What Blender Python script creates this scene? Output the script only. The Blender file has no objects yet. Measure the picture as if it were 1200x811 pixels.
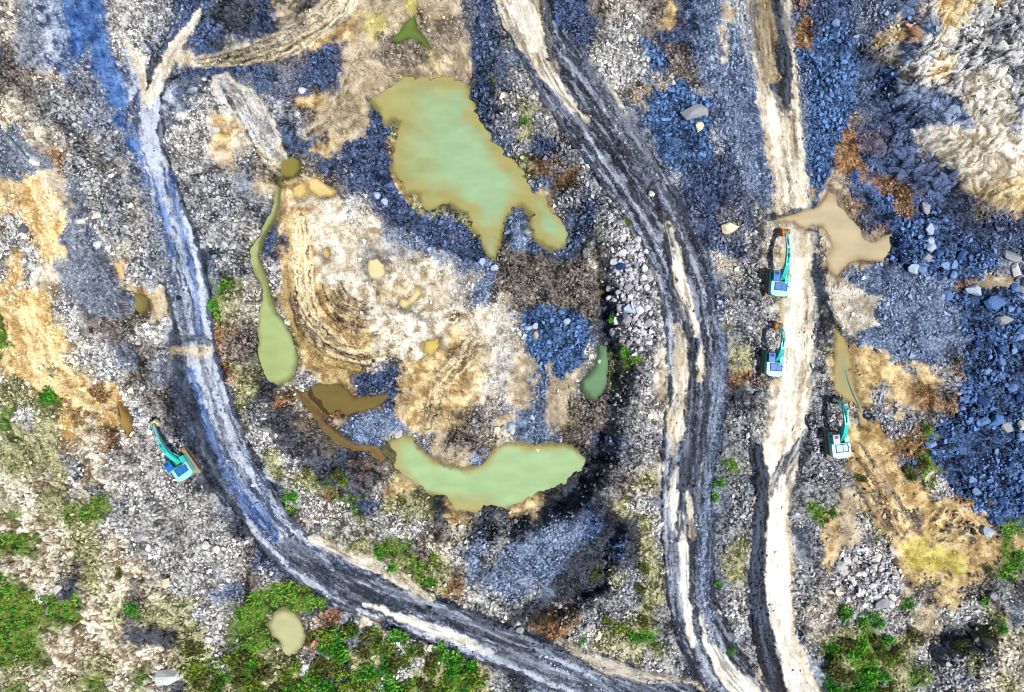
import bpy, math, random
import numpy as np
from mathutils import Vector, Matrix, Euler

# ------------------------------------------------------------------ camera, light, exposure
H = 118.0            # drone height over the haul roads
S = 7.0              # photo pixels per metre at z = 0
sc = bpy.context.scene
C = sc.collection
cam = bpy.data.cameras.new('camera'); camo = bpy.data.objects.new('camera', cam); C.objects.link(camo)
cam.sensor_width = 36.0; cam.lens = 18.0 * H / (600.0 / S)
cam.clip_start = 1.0; cam.clip_end = 6000.0
camo.location = (0, 0, H); camo.rotation_euler = (0, 0, 0)
sc.camera = camo
SUN_EL, SUN_AZ = 63.0, 118.0      # azimuth clockwise from north (+Y)
w = bpy.data.worlds.new('World'); sc.world = w; w.use_nodes = True
nt = w.node_tree; nt.nodes.clear()
sky = nt.nodes.new('ShaderNodeTexSky'); sky.sky_type = 'NISHITA'; sky.sun_disc = False
sky.sun_elevation = math.radians(SUN_EL); sky.sun_rotation = math.radians(SUN_AZ)
bg = nt.nodes.new('ShaderNodeBackground'); bg.inputs['Strength'].default_value = 0.08
wo = nt.nodes.new('ShaderNodeOutputWorld')
nt.links.new(sky.outputs[0], bg.inputs['Color']); nt.links.new(bg.outputs[0], wo.inputs['Surface'])
sl = bpy.data.lights.new('sun', 'SUN'); sl.energy = 4.6; sl.angle = math.radians(1.5); sl.color = (1.0, 0.965, 0.91)
so = bpy.data.objects.new('sun', sl); C.objects.link(so)
az, el = math.radians(SUN_AZ), math.radians(SUN_EL)
dvec = Vector((math.sin(az) * math.cos(el), math.cos(az) * math.cos(el), math.sin(el)))
so.rotation_euler = dvec.to_track_quat('Z', 'Y').to_euler(); so.location = dvec * 200
sc.view_settings.view_transform = 'Standard'; sc.view_settings.look = 'None'
sc.cycles.pixel_filter_type = 'BLACKMAN_HARRIS'; sc.cycles.filter_width = 1.0
sc.view_settings.exposure = 0.43; sc.view_settings.gamma = 1.0; sc.view_settings.use_curve_mapping = False

rng = np.random.default_rng(7); R = random.Random(5)

# ------------------------------------------------------------------ noise
TAB = rng.random((512, 512)).astype(np.float32)
TAB2 = rng.random((512, 512)).astype(np.float32)
TAB3 = rng.random((512, 512)).astype(np.float32)
def vn(x, y, seed=0):
    x = np.asarray(x, np.float32) + seed * 17.37; y = np.asarray(y, np.float32) + seed * 31.71
    ix = np.floor(x).astype(np.int64); iy = np.floor(y).astype(np.int64)
    fx = x - ix; fy = y - iy
    fx = fx * fx * (3 - 2 * fx); fy = fy * fy * (3 - 2 * fy)
    a = TAB[ix & 511, iy & 511]; b = TAB[(ix + 1) & 511, iy & 511]
    c = TAB[ix & 511, (iy + 1) & 511]; d = TAB[(ix + 1) & 511, (iy + 1) & 511]
    return a + (b - a) * fx + (c - a) * fy + (a - b - c + d) * fx * fy
def fbm(x, y, o=4, seed=0, g=0.5):
    s = 0; a = 1; t = 0
    for i in range(o):
        s = s + a * vn(x, y, seed + i * 3); t += a; a *= g
        x, y = x * 1.93 + y * 0.37, y * 1.93 - x * 0.37
    return s / t
def vor(x, y, seed=0):
    x = x + seed * 7.7; y = y + seed * 5.3
    ix = np.floor(x).astype(np.int64); iy = np.floor(y).astype(np.int64)
    d1 = np.full(x.shape, 9.0, np.float32); d2 = d1.copy(); cid = np.zeros(x.shape, np.float32)
    for a in (-1, 0, 1):
        for b in (-1, 0, 1):
            jx = (ix + a) & 511; jy = (iy + b) & 511
            dd = (ix + a + TAB[jx, jy] - x) ** 2 + (iy + b + TAB2[jx, jy] - y) ** 2
            m = dd < d1
            d2 = np.where(m, d1, np.minimum(d2, dd)); cid = np.where(m, TAB3[jx, jy], cid); d1 = np.where(m, dd, d1)
    return np.sqrt(d1), np.sqrt(d2), cid
def sst(a, b, x):
    t = np.clip((x - a) / (b - a), 0, 1); return t * t * (3 - 2 * t)
def lin(c):
    c = np.asarray(c, float) / 255.0
    return np.where(c <= 0.04045, c / 12.92, ((c + 0.055) / 1.055) ** 2.4)

# ------------------------------------------------------------------ what lies where: 48 x 32 cells of 25 px
MAP = '''
ehauuwwpnngn ntkdytmydnng snbdeedynvts snnnpvbeqwww
ehauuwwgnnnn nkyyytGmdnng skvkwwdnnvst konbkpovswhp
dhauuwwnsnks yynnttddttng vkkhewbdnvst kbbbkevwwwnp
ddeuuahkakkk nsnntttmmtng ghhkwwbddvvh knvbnbedovwv
edgguuaahwws hpytmmmmmmne gshhsdeepvvs svbbvnvnnwwv
ceggupahwwys wpdmptmmmmnp mgshkhbbwnvs tvvbennnvwwh
hcegenawwwys wnnytnymmmnv gndnhnhbbpvs tvbboonvcccv
hwogwenwwwtp dmdnpnymmmmm mogghnwbbpvs tvboobnncccc
tqshwhaagggh tyydnnyymmmm mvopghkwnngv stteuoonncyy
cqshwheagggg pyssweymmmmn vypnghkwgncg httnkboBnkyy
woqhwgeahggw nyssscvnnmmn vmvnghhshncg ssetnkbBBnnk
wwqhhcgahggm nysssvvvvnmn vnvkwwhshvgp ssettbBBBbnv
qwshhywaangg wyssswcdcvvv dddkwwesheeg ssktvvbvbbbh
cqchhwytavGe wytyscyytpvd dddkkwwkshgp sskwwvvvvott
qqewkddtahme mwyytscwccsw pbbdkwwhkhwp ssksyvvpvpBB
Gcqwddwwanod mmyyyscctysw wbbvkwwhktgd sskwpvnvvdBB
Gqqcwhdgkkod mmyyycccywyv tvbwmGgskhmg sspmyypvgdbB
meqqwwdhkaom kweyypnyyyyv tvtgmkgskhod tsgyyypypobB
mmGooqwdkuwm koeoonnyyysp tvtddgwskhkg ssgmypyodoBB
GwmqcowgkuAe gkyovyvytdpt vvtddgwshhgw sgkenppdpdBB
mmmccogggkuw wkdtvvmptddc vvddngghkhgg skgmyyoGbBBB
mmmgccwggkuw mwhnodmvttvm mmdkkgwskvGw hkgpyynGbBBB
ccmegcwggkkw ammGpwymmymm mmkkgdmskhgh spggyymmwobB
GcmmGggggwhu aGwoGnmmkykk ykknkmwhshgg sgGtmyydyybb
cccmmwwwwwkk haommwwwdckg kvvbkkmwshgw shgtwmyoydnG
GGcmmcwwwwed nhkmmGGdcgvg nvvvbkmwshmw shgtweymyyyG
cccdmccewwvd wnnsswmGmwvk gvvkmpmwkhmp sggewwymmydG
Gcwkmcdcwwvd eGnnnssmmowg gvkkgpmwshwg sgeewwddyddg
mmGGcmdmmwwG eGeohskskegw kkpgggmgshwp sgegwwwtwwmh
GGcccckkmmwG GmonhewmsswK woowmmGgssgp snemGwmdkkmc
GGccmcccmmwG mmwGmmwwmGmg kveGemwwkksg gsgGGGmwgmpc
mccmGcGwkmmG mGmkGmwGmGmg kahkskghksst ksvmGmmGgpcm
'''
MAPROWS = []
for r in MAP.strip('\n').split('\n'):
    p = r.split(' ')
    q = ''.join(p)
    MAPROWS.append(q)
MAPROWS = [(''.join(r.replace('A', 'a').replace('K', 'k')) + 'ggg')[:48] for r in MAPROWS]
# class: dark colour, light colour, small / medium / large stone density, relief (m), noise contrast
CL = {
 'g': ((34,37,46),(190,192,194),.85,.42,.00,.16,1.0), 'w': ((76,76,80),(240,238,233),.80,.45,.03,.16,1.0),
 'b': ((10,26,60),(104,142,196),.90,.75,.06,.18,1.0), 'B': ((6,16,44),(98,132,186),.70,.95,.42,.25,1.0),
 'R': ((34,34,44),(214,212,220),.75,.95,.45,.25,1.0),
 'n': ((12,20,42),(96,116,156),.85,.34,.01,.14,1.0), 'v': ((48,64,94),(152,170,200),.75,.20,.00,.10,.9),
 'k': ((10,13,20),(84,90,104),.60,.22,.00,.14,1.0), 's': ((172,158,132),(246,240,224),.06,.01,.00,.05,.8),
 'y': ((150,122,78),(232,208,156),.03,.01,.00,.05,.8), 't': ((150,134,108),(212,196,168),.04,.02,.00,.04,.7),
 'o': ((56,38,26),(182,140,100),.65,.15,.00,.14,1.0), 'q': ((186,146,84),(253,236,184),.30,.08,.00,.16,1.1),
 'G': ((34,54,16),(116,134,60),.25,.08,.00,.15,1.0), 'm': ((64,68,38),(204,200,156),.55,.20,.01,.15,1.1),
 'd': ((28,24,26),(156,146,138),.85,.30,.00,.14,1.0), 'p': ((48,52,62),(196,198,206),.80,.26,.01,.14,1.0),
 'c': ((136,118,88),(253,247,228),.30,.12,.01,.30,1.15), 'h': ((60,69,86),(164,172,186),.55,.12,.00,.10,.9),
 'u': ((24,56,114),(98,138,196),.10,.02,.00,.05,.9), 'a': ((52,66,94),(190,199,214),.16,.02,.00,.06,1.1),
 'e': ((84,77,70),(228,220,206),.65,.22,.01,.16,1.0),
 'W': ((206,200,186),(252,250,242),.02,.00,.00,.04,.6), 'H': ((26,32,46),(140,148,164),.12,.02,.00,.06,1.1),
 'P': ((196,176,118),(226,210,156),.0,.0,.0,.02,.5), 'O': ((84,66,30),(168,140,80),.05,.0,.0,.04,.9),
 'D': ((8,11,20),(68,78,98),.20,.05,.00,.10,1.1), 'T': ((40,32,24),(232,216,178),.04,.0,.0,.05,1.1),
 'Y': ((158,150,62),(220,206,116),.03,.0,.0,.04,.8),
}
KEYS = list(CL); KI = {k: i for i, k in enumerate(KEYS)}
ALB = 0.80
CD = np.array([lin(CL[k][0]) for k in KEYS]) * ALB
CT = np.array([lin(CL[k][1]) for k in KEYS]) * ALB
PR = np.array([CL[k][2:] for k in KEYS])
for i, r in enumerate(MAPROWS):
    assert len(r) == 48, (i, r)
assert len(MAPROWS) == 32
MI = np.array([[KI[c] for c in r] for r in MAPROWS])
MIp = np.pad(MI, 6, mode='reflect')

HG = np.array([
 [ 6, 3, 2, 1, 0, 0, 1, 2, 3, 2.5, 4, 8, 12],
 [ 6, 3, 1, 0,-2,-2, 0, 1, 2, 2, 4, 7, 10],
 [ 7, 4, 1,-1,-3,-4,-2, 0, 1, 1.5, 2, 4, 7],
 [ 8, 5, 1,-2,-4,-4,-3, 0,.5, 1, 1.5, 3, 4],
 [10, 6, 2,-2,-4,-4,-4,-1,.5, 1, 1, 2, 3],
 [11, 7, 3, 0,-3,-5,-5,-1,.5, 1, .6, 2, 2],
 [12, 8, 4, 1,-1,-4,-3, 0,.5, 1, 0.3, .5, 2],
 [12, 9, 5, 2, 1, 0,-2, 0,.5, 1, 1, 1, 3],
 [12, 9, 5, 3,1.5,1, 1, 1, 1, 1, 2, 3, 5]], float)
HG = np.vstack([HG, HG[-1:]])
def hbase(px, py):
    x = np.clip(px / 100.0, 0, 11.999); y = np.clip(py / 100.0, 0, 8.999)
    ix = x.astype(int); iy = y.astype(int); fx = x - ix; fy = y - iy
    fx = fx * fx * (3 - 2 * fx); fy = fy * fy * (3 - 2 * fy)
    return (HG[iy, ix] * (1 - fx) + HG[iy, ix + 1] * fx) * (1 - fy) + (HG[iy + 1, ix] * (1 - fx) + HG[iy + 1, ix + 1] * fx) * fy

# ------------------------------------------------------------------ geometry of lines and patches on the plan
def polydist(px, py, pts):
    """distance, side sign, arc length and width along a polyline of (x, y[, w])"""
    best = np.full(px.shape, 1e9, np.float32); sg = np.zeros(px.shape, np.float32)
    ss = np.zeros(px.shape, np.float32); ww = np.zeros(px.shape, np.float32); acc = 0
    for a, b in zip(pts[:-1], pts[1:]):
        dx, dy = b[0] - a[0], b[1] - a[1]; L2 = dx * dx + dy * dy; L = math.sqrt(L2)
        t = np.clip(((px - a[0]) * dx + (py - a[1]) * dy) / L2, 0, 1)
        ex = px - a[0] - t * dx; ey = py - a[1] - t * dy
        d = np.sqrt(ex * ex + ey * ey); m = d < best
        best = np.where(m, d, best); sg = np.where(m, np.sign(dx * ey - dy * ex), sg)
        ss = np.where(m, acc + t * L, ss)
        if len(a) > 2: ww = np.where(m, a[2] + (b[2] - a[2]) * t, ww)
        acc += L
    return best, sg, ss, ww
def sdpoly(px, py, pts):
    """signed distance, positive inside"""
    d, _, _, _ = polydist(px, py, list(pts) + [pts[0]])
    ins = np.zeros(px.shape, bool); n = len(pts)
    for i in range(n):
        x1, y1 = pts[i][:2]; x2, y2 = pts[(i + 1) % n][:2]
        if y1 == y2: continue
        c = ((y1 > py) != (y2 > py)) & (px < (x2 - x1) * (py - y1) / (y2 - y1) + x1)
        ins ^= c
    return np.where(ins, d, -d)

# grid: 1 photo pixel inside the picture, growing outside as far as the horizon
def axis(n, step=1.0):
    a = list(np.arange(-40, n + 40, step)); d = step; x = a[-1]
    out = []
    while x < n + 14000:
        d *= 1.13; x += d; out.append(x)
    lo = [n - v for v in out][::-1]
    return np.array(lo + a + out, float)
UX = axis(1200); UY = axis(811)
NX, NY = len(UX), len(UY)
GX, GY = np.meshgrid((UX - 600) / S, (405.5 - UY) / S)          # world metres
h0 = np.zeros_like(GX)
for _ in range(4):
    k = S * H / (H - h0); PX = 600 + GX * k; PY = 405.5 - GY * k; h0 = hbase(PX, PY)
PX = PX.astype(np.float32); PY = PY.astype(np.float32)

d1, d2, cid = vor(PX / 5.0, PY / 5.0, 2)
e1, e2, cid2 = vor(PX / 2.9, PY / 2.9, 5)
JX = (cid - .5) * 9 + (cid2 - .5) * 6; JY = ((cid * 7.13) % 1 - .5) * 9 + ((cid2 * 5.7) % 1 - .5) * 6
wx = (fbm(PX / 34, PY / 34, 4, 1) - .5) * 46; wy = (fbm(PX / 34, PY / 34, 4, 9) - .5) * 46
f6 = (fbm(PX / 7, PY / 7, 2, 4) - .5) * 10
def fold(i, n): i = np.mod(i, 2 * n - 2); return np.where(i >= n, 2 * n - 2 - i, i)
ci = fold(np.floor((PX + wx + f6 + JX) / 25).astype(int) + 6, MIp.shape[1])
ri = fold(np.floor((PY + wy - f6 + JY) / 25.34).astype(int) + 6, MIp.shape[0])
CLS = MIp[ri, ci]
cd = CD[CLS]; ct = CT[CLS]; pr = PR[CLS]
# smooth version for soft transitions
xx = np.clip(fold((PX + wx * .5) / 25 - .5 + 6, MIp.shape[1]), 0, MIp.shape[1] - 1.01); yy = np.clip(fold((PY + wy * .5) / 25.34 - .5 + 6, MIp.shape[0]), 0, MIp.shape[0] - 1.01)
ix = xx.astype(int); iy = yy.astype(int); fx = (xx - ix)[..., None]; fy = (yy - iy)[..., None]
def bil(T): return (T[MIp[iy, ix]] * (1 - fx) + T[MIp[iy, ix + 1]] * fx) * (1 - fy) + (T[MIp[iy + 1, ix]] * (1 - fx) + T[MIp[iy + 1, ix + 1]] * fx) * fy
cd = cd * .7 + bil(CD) * .3; ct = ct * .7 + bil(CT) * .3
def blur(a, n):
    for _ in range(n):
        a = a.copy()
        a[1:-1] = (a[:-2] + 2 * a[1:-1] + a[2:]) / 4; a[:, 1:-1] = (a[:, :-2] + 2 * a[:, 1:-1] + a[:, 2:]) / 4
    return a
cd = blur(cd, 1); ct = blur(ct, 1)
pr = pr.copy()
ZONE = .68 + .45 * sst(.34, .60, fbm(PX / 38, PY / 38, 4, 71, .55))
pr[..., 0] *= ZONE; pr[..., 1] *= ZONE

nz = np.clip((fbm(PX / 9, PY / 9, 5, 21, .62) - .5) * 2.6 + .5, 0, 1)      # light / dark mix
streak_h = np.zeros_like(h0)
KEEP = np.ones_like(h0)                                                      # where loose stones may lie
ROADID = np.zeros(h0.shape, np.int8)

def window(pts, pad):
    xs = [p[0] for p in pts]; ys = [p[1] for p in pts]
    m = (PX > min(xs) - pad) & (PX < max(xs) + pad) & (PY > min(ys) - pad) & (PY < max(ys) + pad)
    rr = np.where(m.any(1))[0]; cc = np.where(m.any(0))[0]
    if len(rr) == 0: return None
    return slice(rr[0], rr[-1] + 1), slice(cc[0], cc[-1] + 1)
def paint(sl, al, cls, n=None, nw=1.0):
    k = KI[cls]; A = al[..., None]
    cd[sl] = cd[sl] * (1 - A) + CD[k] * A; ct[sl] = ct[sl] * (1 - A) + CT[k] * A
    pr[sl] = pr[sl] * (1 - A) + PR[k] * A
    if n is not None: nz[sl] = nz[sl] * (1 - al * nw) + n * al * nw
def stroke(pts, cls, edge=3.0, alpha=1.0, streak=.8, sc_=2.2, rut=.10, soft=1.5, road=0, brk=1.0, seed=None):
    sl = window(pts, 60)
    if sl is None: return
    x, y = PX[sl], PY[sl]; seed = seed or int(pts[0][0] + pts[0][1])
    wob = (fbm(x / 15, y / 15, 5, seed % 50, .62) - .5) * edge * 4.2 + JX[sl] * .12 * edge ** .5
    d, sg, ss, ww = polydist(x, y, pts)
    al = sst(soft, -soft, d - ww + wob) * alpha
    al = al * (1 - .55 * brk * sst(.52, .66, fbm(ss / 26, y * 0 + d * sg / 2.5, 4, seed % 29 + 3)))
    t = d * sg
    n = .42 * vn(ss / 80, (t + wob * .6) / (sc_ * 2.2), seed % 41) + .33 * vn(ss / 30, (t + wob * .8) / sc_, seed % 37 + 5) + .25 * vn(ss / 10, (t + wob) / 1.2, seed % 31 + 7)
    n = np.clip((n - .5) * 3.8 + .5, 0, 1)
    paint(sl, al, cls, n * streak + nz[sl] * (1 - streak), 1.0)
    streak_h[sl] += al * (n - .5) * rut
    if road: ROADID[sl] = np.where(al > .5, road, ROADID[sl])
    return
def patch(pts, cls, edge=4.0, soft=1.5, alpha=1.0, es=12):
    sl = window(pts, 30)
    if sl is None: return
    x, y = PX[sl], PY[sl]
    wob = (fbm(x / es, y / es, 5, int(pts[0][0]) % 40, .6) - .5) * edge * (6 if cls == 'G' else 3.6) + JX[sl] * .5
    sd = sdpoly(x, y, pts)
    paint(sl, sst(-soft, soft, sd + wob) * alpha, cls)

# --- loose patches of ground
patch([(585,245),(600,300),(640,300),(690,300),(705,330),(700,380),(640,372),(600,365),(585,345),(580,320)], 'd', 5)
patch([(612,365),(640,358),(672,362),(692,378),(693,405),(680,425),(660,445),(640,440),(625,425),(612,400)], 'b', 6)
patch([(255,0),(300,0),(300,40),(270,35),(245,25)], 'k', 6)
patch([(965,175),(990,140),(1008,135),(1020,160),(1008,188),(985,193)], 'o', 4, alpha=.95)
patch([(942,18),(952,30),(940,55),(933,40)], 'o', 4)
patch([(1000,0),(1090,0),(1060,20),(1000,55),(980,30)], 'v', 6, alpha=.5)
patch([(1110,0),(1160,-20),(1180,5),(1130,15)], 'q', 6, alpha=.6)
patch([(0,215),(40,205),(72,235),(78,270),(65,300),(45,290),(20,260)], 'q', 8, alpha=.65)
patch([(75,262),(95,255),(125,310),(150,350),(150,372),(110,372),(80,320)], 'h', 7)
patch([(0,360),(20,375),(25,410),(0,425),(-30,400)], 'G', 6)
patch([(50,455),(68,458),(62,470),(48,475)], 'G', 5)
patch([(0,625),(40,618),(45,635),(20,645),(0,645)], 'G', 6)
patch([(60,590),(115,588),(122,605),(95,612),(65,603)], 'G', 7, alpha=.9)
patch([(0,675),(30,690),(50,720),(40,760),(15,780),(-10,760)], 'G', 8)
patch([(55,702),(90,705),(92,720),(60,722)], 'G', 6)
patch([(280,712),(300,695),(335,682),(375,690),(385,705),(362,715),(352,712),(330,708),(315,722),(310,750),(290,775),(280,765)], 'G', 5)
patch([(246,345),(260,343),(258,375),(247,372)], 'G', 4)
patch([(330,571),(345,575),(352,600),(338,590)], 'G', 4)
patch([(462,36),(475,15),(487,20),(485,35),(470,48),(457,45)], 'G', 4, alpha=.75)
patch([(425,0),(560,-10),(552,90),(520,86),(470,88),(430,105),(410,100),(415,60)], 't', 6, alpha=.9)
patch([(390,108),(440,112),(452,150),(442,178),(402,176),(366,150)], 't', 8, alpha=.7)
patch([(425,20),(450,10),(458,35),(440,50),(428,40)], 'Y', 5, alpha=.6)
patch([(470,0),(485,-5),(492,8),(478,12)], 'Y', 4, alpha=.8)
patch([(495,30),(540,20),(545,50),(520,60),(500,50)], 'd', 8, alpha=.55)
patch([(395,110),(430,95),(480,75),(510,70),(555,60),(552,85),(520,85),(470,88),(440,105),(415,110)], 't', 5)
patch([(445,45),(490,40),(505,65),(480,78),(455,82),(440,70)], 'd', 7, alpha=.7)
patch([(978,395),(1000,408),(1030,420),(1062,428),(1072,450),(1068,468),(1050,460),(1040,440),(1015,440),(1008,465),(985,462)], 'y', 4)
patch([(984,498),(1028,496),(1046,535),(1078,560),(1090,588),(1135,592),(1160,620),(1165,660),(1130,690),(1085,680),(1055,670),(1045,630),(1020,610),(1000,560)], 'y', 8)
patch([(970,600),(985,608),(985,660),(968,670),(962,630)], 'y', 5, alpha=.8)
patch([(990,700),(1030,705),(1070,690),(1060,705),(1010,718)], 't', 5, alpha=.6)
patch([(1055,640),(1085,630),(1130,650),(1135,672),(1090,670),(1060,662)], 'Y', 6, alpha=.8)
patch([(1125,430),(1150,420),(1155,450),(1145,470),(1130,460)], 'o', 8, alpha=.8)
patch([(1075,462),(1125,470),(1110,485),(1080,475)], 'o', 7, alpha=.7)
patch([(545,375),(600,340),(610,400),(600,470),(560,480),(540,430)], 's', 10, alpha=.6)
patch([(465,430),(510,420),(560,400),(565,470),(540,500),(500,510),(465,490)], 'y', 7, alpha=.75)
patch([(525,480),(570,470),(580,500),(560,530),(535,520)], 'd', 7, alpha=.6)
patch([(400,495),(440,480),(462,480),(462,505),(440,520),(420,520),(400,508)], 'v', 5)
patch([(412,440),(455,435),(462,455),(420,462)], 'n', 4)
patch([(345,435),(372,440),(372,462),(350,465)], 'w', 5)
patch([(360,300),(420,250),(470,262),(540,290),(560,330),(520,400),(470,420),(430,380),(400,320)], 's', 12, alpha=.5)
patch([(430,235),(500,250),(560,300),(545,318),(500,300),(455,285)], 'v', 8, alpha=.8)
patch([(640,690),(690,640),(715,625),(725,660),(705,700),(660,715)], 'k', 7, alpha=.9)  # shaded side of the mound, painted dark into the ground
patch([(560,690),(600,635),(655,610),(690,620),(668,650),(640,690),(600,705)], 'v', 7, alpha=.8)
patch([(645,720),(678,712),(680,735),(660,745),(645,738)], 'o', 5, alpha=.7)
patch([(1110,745),(1145,722),(1162,760),(1130,765)], 'k', 4, alpha=.6)  # triangular cast shadow of the rock beside it, painted on
patch([(780,55),(805,52),(812,72),(800,88),(785,85)], 'd', 4, alpha=.7)
patch([(735,105),(765,100),(785,115),(770,130),(745,120)], 'o', 5, alpha=.45)
patch([(840,250),(850,248),(862,275),(852,285),(838,262)], 's', 3, alpha=.8)
patch([(862,350),(885,340),(885,400),(865,395)], 'p', 5, alpha=.8)
patch([(20,150),(60,195),(20,210),(-20,200),(-20,140)], 'h', 6)

# --- tracks, roads and their ruts
blue = [(80,-30,34),(85,0,34),(95,40,30),(115,80,26),(130,115,18),(140,140,12),(150,170,8)]
stroke(blue, 'u', 5, .95, .4, 4, .1, 3)
stroke([(58,0,14),(75,60,10),(100,100,8),(118,150,6)], 'a', 4, .8, .3, 3)
stroke([(100,-20,12),(105,30,10),(118,70,8)], 'u', 3, .9, .3, 4)
def offset(pts, k, wd):
    out = []
    for i, p in enumerate(pts):
        a = pts[max(i-1, 0)]; b = pts[min(i+1, len(pts)-1)]; L = math.hypot(b[0]-a[0], b[1]-a[1])
        out.append((p[0] - (b[1]-a[1]) / L * p[2] * k, p[1] + (b[0]-a[0]) / L * p[2] * k, wd))
    return out
RA = [(215,10,4),(205,50,8),(182,85,9),(172,120,18),(172,165,17),(184,205,18),(198,260,24),(212,305,26),(222,350,24),(230,400,22),(236,440,24),(250,480,26),(266,530,26),(290,575,25),(318,618,24),(350,650,25),(400,680,27),(450,702,26),(500,724,25),(560,748,24),(610,765,24),(660,785,26),(720,805,28),(790,835,34),(900,880,30)]
stroke(RA, 'a', 3, 1, .9, 3.2, .12, 1.0, road=1, brk=0)
stroke(offset(RA[2:], -1.0, 3.5), 'D', 3, .95, .5, 2, .1, 1, brk=.5)
stroke(offset(RA[3:], 1.0, 3.0), 'D', 3, .9, .5, 2, .1, 1, brk=.6)
stroke(offset(RA[6:], .45, 1.2), 'D', 2, .7, .5, 2, .1, 1)
stroke(offset(RA[8:], -.15, 1.5), 'D', 3, .7, .5, 2, .1, 1)
stroke([(150,60,5),(162,85,7),(170,115,8)], 'a', 3, .9, .6, 3, .1, 1.5, road=1, brk=0)
stroke([(236,12,3),(222,32,5),(206,52,7),(194,74,9),(184,96,9),(176,118,8)], 's', 3, .9, .6, 3, .08, 1.2, brk=.3)
stroke([(148,48,4),(160,66,6),(167,88,7),(170,112,7)], 's', 3, .85, .6, 3, .08, 1.2, brk=.3)
stroke([(184,68,6),(177,84,5),(172,104,2)], 'k', 2, .95, .4, 2, .1, 1, brk=0)
stroke([(196,96,2),(215,88,6),(245,80,9),(280,78,8),(320,85,5)], 'k', 4, .9, .9, 2.2, .15, 1.5)
stroke([(200,112,1.5),(215,100,2.5),(235,92,2)], 's', 3, .7)
stroke([(240,60,9),(255,75,12),(262,100,10)], 'u', 4, .5, .8, 2)
stroke([(150,150,6),(160,180,6),(168,215,6),(178,250,4)], 'u', 4, .85, .7, 2)
stroke([(198,205,6),(215,280,6),(228,340,5),(235,400,4)], 'u', 3, .6, .7, 3)
stroke([(182,215,5),(192,265,6),(200,300,5)], 'u', 3, .8, .7, 3)
stroke([(222,440,8),(235,480,7),(255,540,8),(290,590,9),(320,625,8)], 'u', 3, .8, .7, 3)
stroke([(207,395,9),(210,430,9),(218,480,12),(235,530,14),(255,570,10),(280,600,5)], 'D', 4, .9, .7, 3, .15)
stroke([(340,640,12),(375,665,16),(410,692,16),(450,712,10),(500,733,8)], 'D', 3, .8, .85, 2.6)
stroke([(395,665,5),(450,690,6),(520,718,9),(590,745,12),(640,762,11),(700,785,12),(790,820,14)], 'D', 3, .85, .8, 2.8)
stroke([(368,632,4),(420,655,7),(465,677,7),(505,702,3)], 's', 3, .95, .5, 3)
stroke([(430,708,3),(480,728,6),(540,750,6),(580,765,3)], 'W', 3, .95, .5, 3)
stroke([(565,755,9),(620,775,10),(700,805,10)], 'H', 3, .7, .7, 2.5)
stroke([(625,758,4),(650,775,8),(690,795,9),(720,815,8)], 'a', 4, .95, .4, 3)
stroke([(655,752,3),(700,778,7),(750,792,8),(815,800,4)], 's', 3, .7, .5, 3)
stroke([(206,410,6),(232,412,10),(248,410,5)], 'y', 3, .5, .7, 1.5, .25)
stroke([(205,398,6),(232,397,5),(248,402,5)], 'k', 3, .8)

patch([(430,110),(455,150),(455,200),(470,228),(500,258),(545,258),(575,300),(560,310),(500,285),(452,252),(425,215),(400,190),(405,165),(430,160)], 'n', 5)
patch([(225,75),(300,80),(330,60),(400,70),(395,100),(340,120),(300,110),(240,100),(205,110)], 'n', 6, alpha=.8)
patch([(716,268),(735,262),(752,290),(762,330),(770,380),(770,410),(740,412),(722,370)], 'R', 5)
patch([(985,640),(1010,635),(1045,665),(1060,700),(1040,715),(990,705),(975,680)], 'R', 5, alpha=.8)
patch([(1100,340),(1200,330),(1220,600),(1160,600),(1110,570),(1088,520),(1120,480),(1130,420)], 'B', 8)
patch([(1010,215),(1035,225),(1060,260),(1080,250),(1130,270),(1140,310),(1100,330),(1045,325),(1035,300),(1050,285),(1020,270)], 'B', 6)
patch([(960,25),(1000,20),(1010,100),(995,150),(975,180),(955,250),(948,180),(946,90)], 'b', 7)
patch([(1010,100),(1045,95),(1090,160),(1130,215),(1200,245),(1210,300),(1150,290),(1100,235),(1060,240),(1020,200),(1005,150)], 'n', 6, alpha=.7)  # navy rubble, with the shadow at the cliff foot put into its colour
patch([(755,115),(800,95),(830,120),(835,190),(800,205),(770,180)], 'b', 6)
patch([(800,190),(860,170),(885,240),(870,300),(830,290),(790,240)], 'n', 9, alpha=.8)
patch([(640,-10),(690,-10),(700,30),(690,60),(655,40)], 'n', 6, alpha=.8)
patch([(700,30),(745,30),(745,95),(715,90),(695,60)], 'w', 6, alpha=.8)
patch([(985,330),(1060,312),(1110,340),(1130,400),(1100,430),(1050,420),(1010,400),(985,370)], 'v', 9)
patch([(965,335),(1000,330),(1030,350),(1030,380),(1000,395),(978,375)], 's', 5, alpha=.8)
patch([(330,480),(400,500),(440,560),(430,590),(380,570),(330,530)], 'k', 8, alpha=.75)
patch([(330,560),(400,590),(440,620),(400,640),(350,610)], 'w', 8, alpha=.7)
patch([(540,-10),(575,-10),(590,60),(600,110),(570,110),(550,60)], 'n', 6, alpha=.8)
patch([(0,410),(20,400),(60,440),(95,455),(140,490),(160,515),(140,520),(100,480),(50,455),(0,440)], 'q', 7)
patch([(0,340),(55,345),(75,400),(40,420),(0,400)], 'q', 7, alpha=.8)
patch([(150,470),(215,560),(290,640),(290,690),(230,680),(170,620),(120,560)], 'w', 10, alpha=.7)
patch([(100,60),(150,160),(190,260),(200,340),(150,330),(100,230),(60,120)], 'g', 9, alpha=.6)
patch([(1060,80),(1120,60),(1200,40),(1210,120),(1150,120),(1100,110)], 'w', 9, alpha=.7)
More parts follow.
